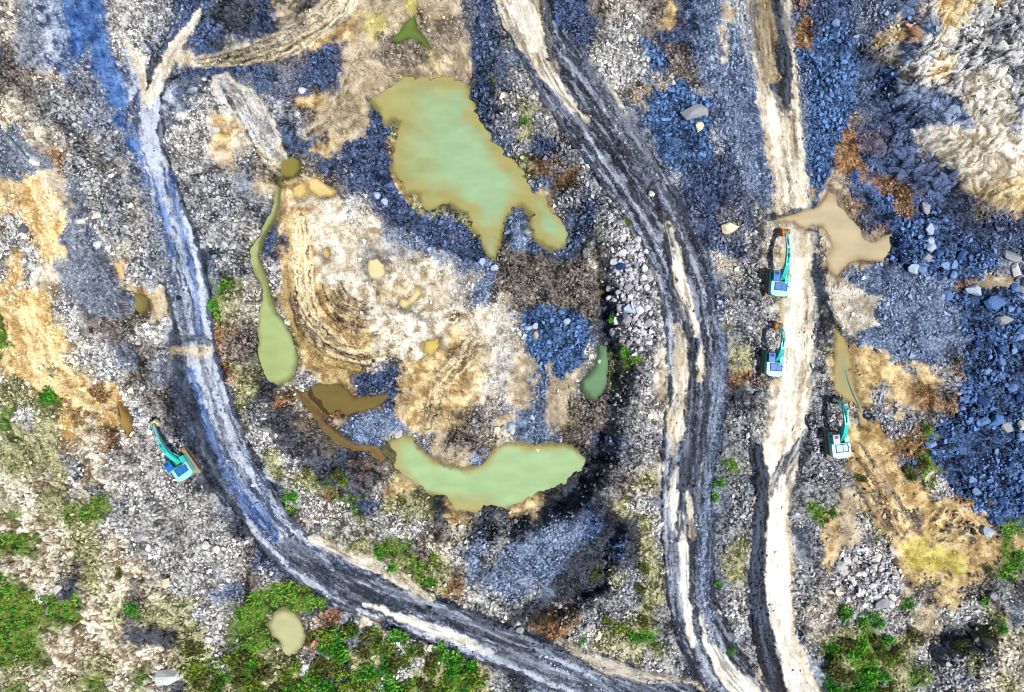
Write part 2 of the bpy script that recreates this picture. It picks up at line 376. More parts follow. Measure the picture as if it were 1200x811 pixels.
patch([(1130,85),(1180,80),(1190,150),(1150,155),(1130,125)], 's', 7, alpha=.7)
patch([(1075,150),(1140,140),(1205,160),(1205,235),(1160,225),(1110,190)], 's', 7, alpha=.75)
patch([(1130,215),(1205,205),(1205,243),(1165,238)], 'y', 5, alpha=.7)
patch([(1055,90),(1110,110),(1140,150),(1090,150),(1060,120)], 'v', 7, alpha=.8)
patch([(1085,95),(1100,55),(1118,70),(1110,90)], 'q', 4, alpha=.6)
patch([(1030,40),(1055,20),(1060,45),(1025,60)], 'q', 4, alpha=.55)
patch([(852,30),(880,30),(905,220),(895,250),(870,200),(855,110)], 'v', 6)
patch([(893,262),(917,262),(917,352),(890,352)], 'e', 4, alpha=.8)
patch([(893,368),(916,368),(914,445),(888,445)], 'p', 4, alpha=.85)
patch([(955,455),(985,455),(980,540),(955,540)], 'p', 5, alpha=.8)
RB = [(430,-420,26),(540,-160,26),(598,-40,26),(610,0,30),(632,50,28),(665,100,34),(700,150,36),(735,200,34),(768,250,32),(793,300,32),(808,350,32),(815,400,33),(818,450,34),(813,500,33),(806,550,30),(804,600,28),(806,650,28),(810,700,28),(822,740,30),(842,780,28),(866,815,28),(900,860,28)]
stroke(RB, 'H', 3, 1, .95, 2.6, .16, 1.0, road=2, brk=0)
for k_, c_, w_ in ((-1, 'D', 3), (1, 'D', 2.5), (-.7, 'D', 1.6), (-.35, 'k', 1.6), (.3, 'D', 1.4), (.62, 'k', 1.8), (-.5, 'a', 1.6), (.45, 'a', 2.4), (.8, 'a', 1.8), (0, 'k', 1.8)):
    stroke(offset(RB, k_, w_), c_, 3.5, .95, .5, 2, .12, 1, brk=1.2, seed=int(200 + 60 * k_))
stroke([(690,80,8),(720,120,14),(745,170,10),(770,210,8)], 'h', 3, .7, .8, 3)
stroke([(590,-30,22),(606,0,27),(620,35,22),(636,70,14),(655,105,8),(686,140,3)], 's', 3, 1, .5, 5, .1)
stroke([(604,-20,14),(614,20,13),(628,55,6)], 'W', 4, .9, .3, 5)
stroke([(640,0,8),(644,50,6),(652,80,5)], 'k', 3, .8)
stroke([(712,95,3),(722,112,3),(735,135,2)], 's', 2, .8, .4)
stroke([(776,250,3),(788,285,6),(797,330,9),(806,365,10),(812,390,5)], 's', 3, 1, .6, 4)
stroke([(781,262,2),(787,290,4),(795,325,6),(800,350,3)], 'W', 2, .8, .4, 4)
stroke([(795,385,5),(799,410,9),(798,450,9),(793,500,9),(788,530,5)], 's', 3, 1, .7, 3)
stroke([(794,548,3),(790,580,7),(786,615,6)], 'W', 2, 1, .4, 4)
stroke([(805,575,2),(810,600,5),(812,630,3)], 's', 2, .9, .4, 4)
stroke([(822,406,3),(821,430,6),(820,445,3)], 's', 2, .9, .5, 3)
stroke([(797,605,4),(801,650,6),(802,700,6),(808,740,6),(812,755,3)], 'W', 2.5, 1, .4, 4)
stroke([(823,720,3),(832,755,7),(848,782,11),(872,808,14),(895,840,14)], 'W', 2.5, 1, .5, 4)
stroke([(783,600,2),(785,650,2),(790,720,2)], 'a', 1.5, .8)
stroke([(783,600,5),(788,640,6),(792,690,6),(800,745,6)], 'H', 2, .6)
stroke([(766,215,4),(778,260,4),(785,300,4),(788,335,4),(800,362,6),(811,400,6),(812,450,6),(808,500,6),(803,550,6),(800,585,4),(796,630,3)], 'D', 3.5, .95, .7, 2)
stroke([(830,425,4),(830,460,6),(820,500,9),(815,560,9),(820,600,5)], 'D', 3.5, .85, .8, 2)
stroke([(832,300,5),(842,360,6),(845,430,7),(840,490,7),(832,550,6),(826,620,8),(824,700,8),(835,750,6)], 'v', 3, .7, .9, 2)
stroke([(690,150,4),(720,185,4),(745,220,4),(762,250,4)], 'D', 3, .8, .9, 2)

RC = [(860,-480,30),(880,-200,32),(888,-40,32),(891,0,34),(905,60,27),(914,110,25),(920,160,24),(928,220,20),(935,280,20),(937,340,20),(936,400,20),(933,450,18),(924,500,19),(910,550,22),(903,600,22),(903,650,24),(904,700,24),(908,750,26),(925,800,28),(950,850,28)]
stroke(RC, 's', 4, 1, .75, 3, .10, 1.0, road=3, brk=0)
for k_, c_, w_ in ((-.5, 'T', 1.6), (.1, 'T', 1.6), (.6, 'T', 1.6), (1.0, 'y', 2), (-1.0, 'h', 2.5)):
    stroke(offset(RC[:12], k_, w_), c_, 3, .7, .6, 2, .1, 1, brk=1.3, seed=int(300 + 60 * k_))
stroke([(896,-20,26),(902,40,24),(912,95,16),(920,130,6)], 'D', 4, .75, .95, 2.2, .1, 1.5, brk=.5)
stroke([(900,-20,12),(905,30,14),(912,70,16),(918,105,12),(922,125,4)], 'D', 3.5, .95, .85, 2.2, brk=.2)
stroke([(866,-20,4),(870,30,3),(882,80,3),(894,140,2)], 's', 3, .8, .4)
stroke([(895,-20,8),(897,30,9),(905,90,8)], 'y', 4, .5, .7, 2)
stroke([(942,270,6),(942,330,4)], 'y', 3, .4, .8, 2)
stroke([(930,280,8),(932,340,10),(931,400,11),(926,450,10),(916,500,5)], 'W', 3, .7, .3, 3)
stroke([(943,505,2),(930,530,8),(915,560,10),(905,580,8)], 'H', 3, .95, .9, 2)
stroke([(886,530,9),(890,560,10),(892,600,9),(888,650,10),(888,700,12),(894,750,14),(910,800,14),(925,830,14)], 'D', 3, 1, .9, 2, brk=0)
stroke([(917,560,4),(912,590,11),(910,620,12),(911,660,14),(914,700,14),(920,750,12),(934,800,15),(955,840,16)], 'W', 2, 1, .5, 3)
stroke([(906,525,2),(903,548,2)], 'W', 2, .9)
stroke([(926,610,2),(929,680,2),(930,740,3),(945,790,3)], 'y', 2, .4, .6)
stroke([(898,255,5),(915,254,3),(925,250,2),(950,243,1.5)], 'k', 2, .9, .2, 3, 0)
stroke([(922,252,1),(935,262,1.6),(945,268,2),(958,272,1.5)], 'k', 1.5, .9, .2, 3, 0)
stroke([(957,300,5),(958,330,7),(966,350,7),(975,370,5),(985,385,3)], 'D', 2, 1, .4, 3, 0)
stroke([(980,380,3),(988,400,5),(990,430,4)], 'm', 2, .6)
stroke([(866,0,8),(872,60,9),(882,110,8),(890,170,7),(897,230,7)], 'v', 3, .8, .5)

stroke([(320,52,0.1),(300,62,.1)], 'y')
stroke([(228,74,6),(290,64,12),(335,50,17),(370,28,19),(398,8,18),(412,-20,20)], 's', 3, .9, .8, 2, .1, brk=.2)
stroke([(235,72,4),(290,66,9),(335,52,13),(370,30,14),(398,8,15),(410,-20,18)], 'T', 2, .65, 1.0, 1.5, .3)
stroke([(250,60,6),(300,40,8),(350,22,10)], 'D', 3, .5, .9, 2, .2)
stroke([(262,100,14),(285,120,17),(305,150,18),(322,182,14)], 's', 3, 1, .5, 2.2, brk=.1)
stroke([(262,100,10),(285,120,14),(305,150,14),(320,180,10)], 'a', 3, .6, .9, 1.8, brk=.5)
stroke([(262,105,2),(278,135,2),(297,172,2)], 'k', 2, .8)
stroke([(295,170,4),(320,190,5),(350,205,4),(385,222,6),(400,240,3)], 'T', 2, .8, .9, 1.4)
patch([(343,240),(362,246),(366,300),(374,330),(396,345),(420,365),(436,398),(432,428),(390,430),(352,412),(334,370),(330,310),(338,265)], 'y', 4)
stroke([(350,255,9),(352,290,13),(352,330,14),(358,370,16),(378,400,18),(405,418,14),(430,420,10)], 'T', 3, .95, 1.0, 1.5, .2)
stroke([(336,320,5),(340,360,6),(355,400,8),(385,425,8),(420,432,5)], 'O', 3, .75, 1.0, 1.4, .25)
stroke([(392,340,9),(408,375,10),(420,400,9)], 'T', 4, .5, .8, 1.8)
stroke([(500,500,9),(515,450,14),(540,420,16),(560,395,8)], 'T', 4, .6, 1.0, 1.5, .2)
stroke([(425,60,6),(412,85,6),(398,115,6),(380,140,8),(360,155,8)], 'T', 3, .5, 1.0, 1.4)
stroke([(482,28,2),(492,42,3),(502,58,3)], 'G', 2, .9)
stroke([(502,58,2),(508,72,3),(513,86,3)], 'y', 2, .9)
stroke([(645,425,3),(648,450,4),(646,480,3),(644,510,2)], 't', 3, .9)
stroke([(1015,208,7),(1045,212,9),(1062,230,8),(1068,248,6)], 'o', 3, .9, .3)
stroke([(1090,640,2),(1110,620,4),(1130,600,3)], 'y', 2, .9, .8, 2)
stroke([(1125,600,2),(1140,610,3),(1150,620,2)], 'y', 2, .9)
stroke([(990,545,3),(1015,585,5),(1040,620,4)], 'D', 3, .6, .9, 2)
stroke([(1040,575,3),(1070,610,4),(1090,640,3)], 'd', 3, .7, .9, 2)
stroke([(1058,630,3),(1075,615,4),(1080,600,3)], 'd', 4, .8)
stroke([(705,290,8),(712,330,8),(714,380,7),(722,430,11),(718,480,9),(706,530,7),(695,560,7),(670,582,6),(640,600,6),(600,610,6),(560,615,5)], 'D', 5, .3, .2, 5)  # shade of the east pit wall, painted as a dark band
stroke([(700,290,3),(705,320,5),(708,345,3)], 'O', 4, .6)

patch([(975,205),(1000,235),(1035,272),(1045,300),(1010,312),(985,325),(965,290),(955,255)], 't', 6, alpha=.8)
patch([(985,225),(1015,240),(1042,270),(1020,275),(1000,262)], 'o', 6, alpha=.65)
patch([(1010,245),(1030,238),(1040,262),(1022,272),(1008,262)], 'n', 5, alpha=.8)
rq = random.Random(3)
for k in range(80):
    x = rq.gauss(1098, 34); y = rq.gauss(632, 34); a = math.atan2(y - 655, x - 1060) + rq.uniform(-.7, .7); L = rq.uniform(5, 17)
    if x > 1178 or (abs(x - 1092) < 34 and abs(y - 652) < 16): continue
    stroke([(x, y, 1.0), (x + L * .5 * math.cos(a), y + L * .5 * math.sin(a), 1.5), (x + L * math.cos(a + .25), y + L * math.sin(a + .25), .6)], rq.choice(['o', 'd', 'd', 's']), 1.2, .85, .3, 2, .0, .8, brk=0)
for k in range(26):
    x = rq.uniform(995, 1040); y = 520 + (x - 995) * 1.2 + rq.uniform(-20, 45); L = rq.uniform(18, 45)
    stroke([(x, y, .8), (x + L * .55, y + L * .8, 1.4), (x + L * .9, y + L * 1.4, .6)], rq.choice(['o', 'd', 't']), 1.5, .7, .4, 2, -.05, .8)
for k in range(60):      # runnels and wheel marks over the white mud of the pit
    x = rq.uniform(370, 560); y = rq.uniform(235, 440); L = rq.uniform(8, 34); a = rq.gauss(.75, .35)
    stroke([(x, y, .5), (x + L * .5 * math.cos(a), y + L * .5 * math.sin(a), 1.1), (x + L * math.cos(a + .3), y + L * math.sin(a + .3), .5)], rq.choice(['o', 'd', 'y', 'T']), 1.5, .55, .4, 2, -.05, .8)
for k in range(60):      # curved tyre marks in the ochre mud
    r_ = rq.uniform(30, 100); a0_ = rq.uniform(1.3, 2.3); cxx, cyy = 428, 322
    stroke([(cxx + r_ * math.cos(a0_ + j * .13) * .95, cyy + r_ * math.sin(a0_ + j * .13), .9) for j in range(6)], rq.choice(['O', 'd', 'o']), .8, .8, .2, 2, -.06, .7, brk=.6, seed=k + 3)
for k in range(26):
    r_ = rq.uniform(8, 66); a0_ = rq.uniform(-2.4, -.2); cxx, cyy = 500, 492
    stroke([(cxx + r_ * math.cos(a0_ + j * .16), cyy + r_ * math.sin(a0_ + j * .16), .9) for j in range(5)], rq.choice(['O', 'd', 'T']), .8, .45, .2, 2, -.06, .7, brk=.8, seed=k + 3)
for k in range(20):      # sweeping marks at the head of the pit
    o_ = rq.uniform(-15, 15)
    stroke([(235 + rq.uniform(-8, 20), 74 + o_ * .35, .7), (290, 66 + o_ * .7, 1), (335, 52 + o_, 1), (370, 30 + o_, 1), (398 + o_ * .5, 4, .8)], rq.choice(['k', 'd', 'T', 'T']), 1.2, .7, .2, 2, -.08, .7, brk=1, seed=k + 5)
# striations of the two rock faces
wq = (fbm(PX / 26, PY / 26, 4, 66) - .5)
ROCKH = np.zeros_like(h0)
for (a0, s0, sx, sy, tgt) in ((0.60, 61, 20, 5.0, 'ne'), (-0.30, 71, 24, 6.0, 'sw')):
    u = PX * math.cos(a0) - PY * math.sin(a0) ; v = PX * math.sin(a0) + PY * math.cos(a0) + wq * 34
    n = 1 - np.abs(2 * (.5 * vn(u / sx, v / sy, s0) + .3 * vn(u / (sx * .45), v / (sy * .5), s0 + 3) + .2 * vn(u / 5, v / 1.6, s0 + 5)) - 1)
    n = np.clip((n - .62) * 2.4 + .5, 0, 1)
    if tgt == 'ne': m = sst(1010, 1060, PX + wx) * sst(255, 225, PY + wx - (PX - 1200) * .2 )
    else: m = sst(300, 200, PX + wx) * sst(590, 640, PY + wy) * .8
    nz = nz * (1 - m * .5) + n * m * .5
    ROCKH += m * n * .15
    b1, b2, bc = vor(u / 20, v / 9, s0); c1, c2, cc_ = vor(u / 10, v / 4.6, s0 + 1)
    ROCKH += m * ((bc - .5) * .5 + (cc_ - .5) * .16 + sst(0, .3, b2 - b1) * .22)
    nz = np.clip(nz + m * ((bc - .5) * .7 + (cc_ - .5) * .6 - .7 * sst(.16, .03, b2 - b1)), 0, 1)
ul = PX * .42 + PY * .91 + wq * 20; vl = PX * .91 - PY * .42 + wq * 30
nl = np.clip((.6 * vn(ul / 60, vl / 8, 81) + .4 * vn(ul / 22, vl / 3, 84) - .5) * 3 + .5, 0, 1)
ml = sst(230, 150, PX + (PY - 300) * -.35) * sst(80, 140, PY) * sst(640, 560, PY) * .55
nz = nz * (1 - ml) + nl * ml; ROCKH += ml * nl * .25
NEM = sst(1010, 1060, PX + wx) * sst(255, 225, PY + wx - (PX - 1200) * .2)
pr[..., :3] *= (1 - .75 * NEM)[..., None]

# ------------------------------------------------------------------ heights
h = h0.copy()
def scarp(pts, side, drop, sharp, fall):
    global h
    d, sg, ss, _ = polydist(PX, PY, pts)
    L = sum(math.dist(a[:2], b[:2]) for a, b in zip(pts[:-1], pts[1:]))
    ends = sst(0, 25, ss) * sst(0, 25, L - ss)
    t = d * sg * side + (fbm(PX / 12, PY / 12, 3, 33) - .5) * 14
    h -= drop * sst(-sharp, sharp, t) * np.exp(-np.clip(t - sharp, 0, None) / fall) * ends
scarp([(690,262),(712,300),(718,350),(724,400),(732,440),(722,490),(712,530),(702,560),(676,590),(640,608),(595,620),(550,622)], 1, 3.4, 11, 50)
scarp([(735,600),(722,650),(712,695),(665,722),(610,728)], 1, 2.6, 8, 40)
scarp([(1040,60),(1055,110),(1095,155),(1125,205),(1165,232),(1230,240)], 1, 1.8, 14, 60)
scarp([(1090,790),(1120,765),(1160,755),(1150,715)], -1, 3.0, 9, 26)
scarp([(40,420),(100,470),(135,515),(175,585),(200,640)], -1, 1.3, 5, 50)
scarp([(30,150),(80,250),(135,330),(160,400)], -1, 1.0, 5, 40)
scarp([(255,100),(262,200),(300,290),(290,400),(330,520),(420,610)], -1, 1.2, 8, 60)
PITD = sdpoly(PX, PY, [(300,190),(350,150),(420,60),(480,40),(560,60),(600,130),(660,200),(700,270),(718,350),(728,440),(712,530),(690,580),(600,612),(520,615),(440,570),(370,520),(310,470),(285,400),(300,290)])
h += 1.2 * np.exp(-((PITD + 22) / 16) ** 2) * sst(330, 450, PX + PY * .4)
h += (fbm(PX / 60, PY / 60, 3, 51) - .5) * 1.6 * sst(.04, .14, blur(pr[..., 3], 6))
rel = blur(pr[..., 3], 3)
rel = rel * (1 - .45 * NEM)
h += (fbm(PX / 14, PY / 14, 3, 55, .5) - .5) * rel * 4.4
rk = sst(.28, .42, rel)                                                  # ledges in the bare rock
h += (1 - np.abs(2 * fbm(PX / 24, PY / 14, 4, 57, .5) - 1)) * 1.2 * rk
h += streak_h + ROCKH
# embedded cobbles
den = np.clip(blur(pr[..., 0], 2), 0, 1)
h += (sst(0, .5, d2 - d1) * .20 * (.4 + cid) + sst(0, .5, e2 - e1) * .09) * den

# ponds: outline, water colours (shore, deep), depth
PONDS = [
 ('pond', 'large jade green pond with olive shallows in the north of the pit', [(432,115),(443,103),(455,95),(475,86),(500,85),(515,87),(530,82),(545,92),(550,105),(557,122),(562,135),(572,150),(583,165),(597,180),(607,190),(617,203),(625,220),(640,228),(650,245),(660,255),(667,270),(665,285),(655,292),(640,288),(628,280),(622,265),(624,250),(612,240),(603,243),(594,255),(590,265),(586,285),(580,301),(573,299),(567,290),(560,275),(552,265),(548,250),(538,245),(528,238),(515,242),(505,248),(495,245),(492,228),(485,225),(475,228),(470,215),(460,200),(459,185),(460,170),(465,150),(470,142),(460,138),(452,146),(447,140),(445,128)], (168,160,100), (156,184,140), 19),
 ('pond', 'narrow yellow green pond running down the west side of the pit', [(320,205),(317,235),(306,265),(298,280),(291,290),(291,308),(298,325),(305,340),(304,352),(301,365),(300,385),(300,415),(303,435),(312,448),(325,452),(337,447),(346,438),(349,425),(347,408),(340,390),(330,375),(322,365),(317,350),(313,330),(306,312),(302,300),(304,285),(310,272),(320,258),(325,240),(327,220),(329,203)], (142,144,92), (168,184,124), 6),
 ('pond', 'pale green crescent pond at the south end of the pit', [(449,522),(462,515),(470,510),(485,512),(490,525),(500,532),(512,540),(522,546),(540,550),(555,548),(567,543),(578,528),(590,520),(600,519),(625,522),(645,521),(665,523),(678,530),(690,540),(686,552),(675,562),(660,572),(640,580),(620,588),(605,594),(590,597),(575,595),(562,600),(550,602),(535,600),(528,592),(522,583),(512,580),(500,577),(488,570),(475,562),(463,552),(455,540)], (172,162,108), (166,194,142), 8),
 ('pond', 'small deep green pool under the east wall of the pit', [(702,403),(715,406),(716,430),(714,450),(708,462),(700,470),(692,468),(683,458),(682,448),(690,440),(697,430),(702,418)], (86,112,80), (112,150,110), 6),
 ('pond', 'oval cream green pond among the grass at the lower left', [(320,718),(332,713),(345,718),(355,730),(359,745),(355,760),(345,770),(333,772),(326,765),(327,752),(318,745),(314,733)], (160,156,112), (190,190,142), 8),
 ('puddle', 'tan muddy puddle spreading beside the east haul road', [(907,259),(927,252),(945,247),(960,243),(966,235),(972,224),(980,228),(984,240),(997,253),(1010,265),(1013,278),(1025,283),(1035,277),(1045,275),(1048,290),(1040,305),(1025,305),(1007,304),(995,309),(986,318),(982,325),(972,315),(967,303),(975,290),(972,278),(965,265),(952,264),(945,269),(937,265),(930,260)], (184,160,122), (196,180,146), 6),
 ('pool', 'green weedy pool in the tan mud north of the big pond', [(457,46),(466,38),(476,24),(485,16),(489,32),(497,44),(507,58),(503,61),(490,48),(478,45),(466,50)], (96,112,56), (108,128,62), 5),
 ('puddle', 'olive tan stream pool above the eastern excavator', [(980,385),(990,395),(997,415),(1000,440),(1003,458),(1012,480),(1018,500),(1010,498),(1000,472),(985,464),(975,458),(978,430),(978,405)], (176,156,100), (158,154,112), 8),
 ('puddle', 'brown olive puddle in the mud south of the west pond', [(372,450),(395,450),(408,458),(415,468),(440,463),(455,461),(455,468),(440,478),(425,482),(405,487),(397,480),(385,488),(370,480),(352,462)], (122,102,58), (120,104,58), 6),
 ('stream', 'thin brown stream linking the two ponds of the pit', [(338,452),(352,462),(370,480),(380,497),(398,512),(418,522),(440,522),(452,536),(448,544),(430,532),(412,530),(392,520),(374,504),(362,486),(345,468)], (140,110,72), (112,98,60), 5),
 ('puddle', 'ochre puddle at the foot of the yellow slope', [(135,472),(143,478),(152,492),(155,505),(147,512),(138,500),(134,485)], (150,120,66), (160,132,74), 5),
 ('puddle', 'brown puddle on the grey slope left of the west road', [(152,345),(160,342),(173,350),(173,362),(165,370),(152,363)], (120,108,64), (136,122,72), 5),
 ('puddle', 'cream yellow puddle alone on the white mud', [(433,305),(441,303),(450,310),(452,322),(445,328),(434,326),(430,316)], (216,200,140), (232,218,164), 4),
 ('puddle', 'round golden puddle at the north edge of the white mud', [(341,218),(348,213),(357,216),(359,225),(352,233),(343,230)], (206,176,104), (216,190,122), 3),
 ('puddle', 'long golden puddle beside the round one', [(358,210),(370,208),(382,217),(393,224),(388,229),(374,230),(362,222)], (208,180,112), (222,200,138), 3),
 ('puddle', 'olive puddle at the head of the west pond', [(328,186),(340,180),(350,186),(352,198),(343,208),(330,206),(326,196)], (112,106,52), (134,124,62), 4),
 ('puddle', 'small yellow puddle below the swirling wheel tracks', [(500,400),(512,398),(515,408),(506,416),(496,412)], (206,180,92), (212,190,108), 4),
 ('puddle', 'tiny ochre puddle left of the cream one', [(377,292),(383,290),(387,298),(383,305),(378,301)], (190,160,98), (206,180,120), 3),
 ('puddle', 'paired tan puddles in the middle of the white mud', [(470,350),(478,352),(483,344),(490,336),(494,344),(488,352),(480,358),(473,362),(468,356)], (206,186,126), (220,204,150), 3),
]
pondinfo = []
wet = np.zeros_like(h0)
for kind, label, pts, c0, c1, dp in PONDS:
    cx = np.mean([p[0] for p in pts]); cy = np.mean([p[1] for p in pts])
    hs = [float(hbase(np.array([p[0]]), np.array([p[1]]))[0]) for p in pts]
    if kind == 'pond' and len(pts) > 30: lv = -4.2
    else: lv = float(np.mean(hs)) - .25
    if label.startswith('pale green crescent'): lv = -5.0
    if label.startswith('small deep'): lv = -4.4
    if label.startswith('narrow yellow'): lv = -2.6
    sl_ = window(pts, 50)
    x, y = PX[sl_], PY[sl_]
    wob = (fbm(x / 9, y / 9, 3, int(cx) % 30) - .5) * (13 if dp > 6 else 6)
    sd = sdpoly(x, y, pts) + wob
    reach = 34 if dp > 6 else 13
    if dp <= 6 and not label.startswith('small deep'):
        q_ = (sd > -5) & (sd < 1); lv = float(np.percentile(h[sl_][q_], 25)) - .12
    wgt = sst(-reach, -1 if dp > 6 else -5, sd)
    tgt = lv + np.where(sd > 0, -np.clip(sd * .05, 0, 1.2), np.clip(-sd * .045, 0, .5)) + (fbm(x / 6, y / 6, 3, 77) - .5) * .10
    h[sl_] = h[sl_] * (1 - wgt) + tgt * wgt
    A = (sst(-1.5, 1.5, sd))[..., None]; k = lin(c0) * ALB * .75
    cd[sl_] = cd[sl_] * (1 - A) + k * A * .8; ct[sl_] = ct[sl_] * (1 - A) + k * A
    wet[sl_] = np.maximum(wet[sl_], sst(-9, -1, sd + (fbm(x / 5, y / 5, 3, 44) - .5) * 10))
    KEEP[sl_] *= 1 - sst(-2.5, .5, sd)
    pondinfo.append((lv, cx, cy))

# ------------------------------------------------------------------ ground colour
spk = cid * .5 + cid2 * .5
mixv = np.clip(nz, 0, 1)
grain = vn(PX / 1.3, PY / 1.3, 83)
gm = mixv * (1 - .6 * den) + .6 * den * (spk ** 1.5 * 1.1) + (grain - .5) * (.28 + .60 * np.clip(den * 1.5, 0, 1))
gm = np.clip((gm - .5) * pr[..., 4] * 1.35 + .47, 0, 1)[..., None]
col = cd * (1 - gm) + ct * gm
# joints between the bedded cobbles are open and drawn darker
j = (np.maximum(sst(.26, .04, d2 - d1), sst(.22, .0, e2 - e1) * .6) * .8 * den)[..., None]
col = col * (1 - j) + cd * .35 * j
col *= 1 - .10 * np.clip(den, 0, 1)[..., None]
# drying cracks and old runnels in the mud, joints in the bare rock
rn = np.abs(fbm(PX / 17 + wx * .05, PY / 17, 5, 87, .62) - .5); rn2 = np.abs(fbm(PX / 8, PY / 8 + wy * .04, 4, 89, .6) - .5)
crk = np.maximum(sst(.018, .004, rn), sst(.02, .004, rn2) * .7) * (1 - .7 * den)
rkj = sst(.17, .28, rel) * np.maximum(sst(.030, .006, rn), sst(.036, .008, rn2))
crk = np.where(ROADID > 0, crk * .25, crk)
kk = np.clip(np.maximum(crk * .62, rkj * .85), 0, 1)[..., None]
col = col * (1 - kk) + cd * np.array([.30, .24, .18]) * kk
h -= (crk * .10 + rkj * .5) * KEEP
stn = sst(.50, .66, fbm(PX / 13, PY / 13, 5, 92, .62))[..., None] * (1 - .5 * den[..., None])
col = col * (1 - .20 * stn * np.array([.85, .95, 1.1]))
big = fbm(PX / 45, PY / 45, 3, 90)[..., None]
col *= .80 + .42 * big
col *= (1 - .42 * wet)[..., None]
col = np.clip(col, .003, .86)

def grid_object(name, mask, label, mat):
    """faces of the height grid whose cell is in mask, as one mesh"""
    f = mask
    r, c = np.where(f)
    a = r * NX + c; quads = np.stack([a, a + NX, a + NX + 1, a + 1], 1)
    used, inv = np.unique(quads, return_inverse=True); inv = inv.reshape(-1)
    co = np.stack([GX.ravel()[used], GY.ravel()[used], h.ravel()[used]], 1).astype(np.float32)
    cc = np.ones((len(used), 4), np.float32); cc[:, :3] = col.reshape(-1, 3)[used]
    rgh = None
    return big_mesh(name, co, inv.astype(np.int32), 4, cc, mat, label, smooth=True)
def big_mesh(name, co, idx, nper, cc, mat, label=None, smooth=False, kind='structure'):
    me = bpy.data.meshes.new(name)
    me.vertices.add(len(co)); me.vertices.foreach_set('co', co.astype(np.float32).ravel())
    n = len(idx) // nper
    me.loops.add(len(idx)); me.loops.foreach_set('vertex_index', idx.astype(np.int32))
    me.polygons.add(n); me.polygons.foreach_set('loop_start', np.arange(n, dtype=np.int32) * nper)
    me.polygons.foreach_set('use_smooth', np.full(n, smooth))
    if cc is not None:
        at = me.color_attributes.new('tint', 'FLOAT_COLOR', 'POINT'); at.data.foreach_set('color', cc.astype(np.float32).ravel())
    me.update(calc_edges=True); me.validate(verbose=False)
    me.materials.append(mat)
    o = bpy.data.objects.new(name, me); C.objects.link(o)
    if kind: o['kind'] = kind
    if label: o['label'] = label
    return o

# ------------------------------------------------------------------ materials
def pmat(name, color=(.5,.5,.5), rough=.8, metal=0.0, attr=False, bump=0.0, bscale=20.0, vary=0.0, spec=.3, obj_rand=False, coord='Object'):
    m = bpy.data.materials.new(name); m.use_nodes = True; t = m.node_tree; b = t.nodes['Principled BSDF']
    b.inputs['Roughness'].default_value = rough; b.inputs['Metallic'].default_value = metal
    b.inputs['Specular IOR Level'].default_value = spec
    tc = t.nodes.new('ShaderNodeTexCoord')
    if attr:
        a = t.nodes.new('ShaderNodeAttribute'); a.attribute_name = 'tint'; src = a.outputs['Color']
    else:
        a = t.nodes.new('ShaderNodeRGB'); a.outputs[0].default_value = (*color, 1); src = a.outputs[0]
    nz_ = t.nodes.new('ShaderNodeTexNoise'); nz_.inputs['Scale'].default_value = bscale; nz_.inputs['Detail'].default_value = 5
    t.links.new(tc.outputs[coord], nz_.inputs['Vector'])
    if vary > 0:
        mr = t.nodes.new('ShaderNodeMapRange'); mr.inputs['From Min'].default_value = .3; mr.inputs['From Max'].default_value = .7
        mr.inputs['To Min'].default_value = 1 - vary; mr.inputs['To Max'].default_value = 1 + vary * .6
        t.links.new(nz_.outputs['Fac'], mr.inputs['Value'])
        mx = t.nodes.new('ShaderNodeVectorMath'); mx.operation = 'SCALE'
        t.links.new(src, mx.inputs[0]); t.links.new(mr.outputs[0], mx.inputs['Scale']); src = mx.outputs[0]
    t.links.new(src, b.inputs['Base Color'])
    if bump > 0:
        bp = t.nodes.new('ShaderNodeBump'); bp.inputs['Strength'].default_value = bump; bp.inputs['Distance'].default_value = .08
        t.links.new(nz_.outputs['Fac'], bp.inputs['Height']); t.links.new(bp.outputs[0], b.inputs['Normal'])
    return m
M_ground = pmat('quarry_earth', rough=.9, attr=True, bump=.8, bscale=5.0, vary=.28, spec=.15)
M_road = pmat('haul_road_mud', rough=.75, attr=True, bump=.5, bscale=4.0, vary=.16, spec=.25)
M_stone = pmat('broken_stone', rough=.85, attr=True, bump=.5, bscale=6.0, vary=.25, spec=.2)
M_leaf = pmat('leaves', rough=.6, attr=True, vary=.3, bscale=3, spec=.25)

# ------------------------------------------------------------------ the ground in its pieces (edges shared, nothing overlaps)
rid = ROADID[:-1, :-1]
reg = np.zeros(rid.shape, np.int8)
px_, py_ = PX[:-1, :-1], PY[:-1, :-1]
pit = sdpoly(px_, py_, [(300,190),(350,150),(420,60),(480,40),(560,60),(600,130),(660,200),(700,270),(718,350),(728,440),(712,530),(690,580),(600,612),(520,615),(440,570),(370,520),(310,470),(285,400),(300,290)])
reg[pit > 0] = 4
reg[(NEM[:-1, :-1] > .5) & (py_ > -200) & (px_ < 1400)] = 5
reg[(px_ + py_ * -.32 < -5) & (px_ > -200) & (py_ < 1000)] = 6
reg[rid == 1] = 1; reg[rid == 2] = 2; reg[rid == 3] = 3
grid_object('quarry_ground', reg == 0, 'grey and blue broken rock ground of the quarry', M_ground)
grid_object('haul_road', reg == 1, 'pale blue west haul road curving round the pit to the bottom edge', M_road)
grid_object('haul_road', reg == 2, 'dark rutted middle haul road with white streaks running top to bottom', M_road)
grid_object('haul_road', reg == 3, 'cream straight east haul road with the excavators beside it', M_road)
grid_object('pit_floor', reg == 4, 'muddy floor of the oval pit between the ponds', M_ground)
grid_object('rock_face', reg == 5, 'pale striated rock face in the upper right corner', M_ground)
grid_object('rock_slope', reg == 6, 'cream and yellow rocky slope with moss along the left side', M_ground)

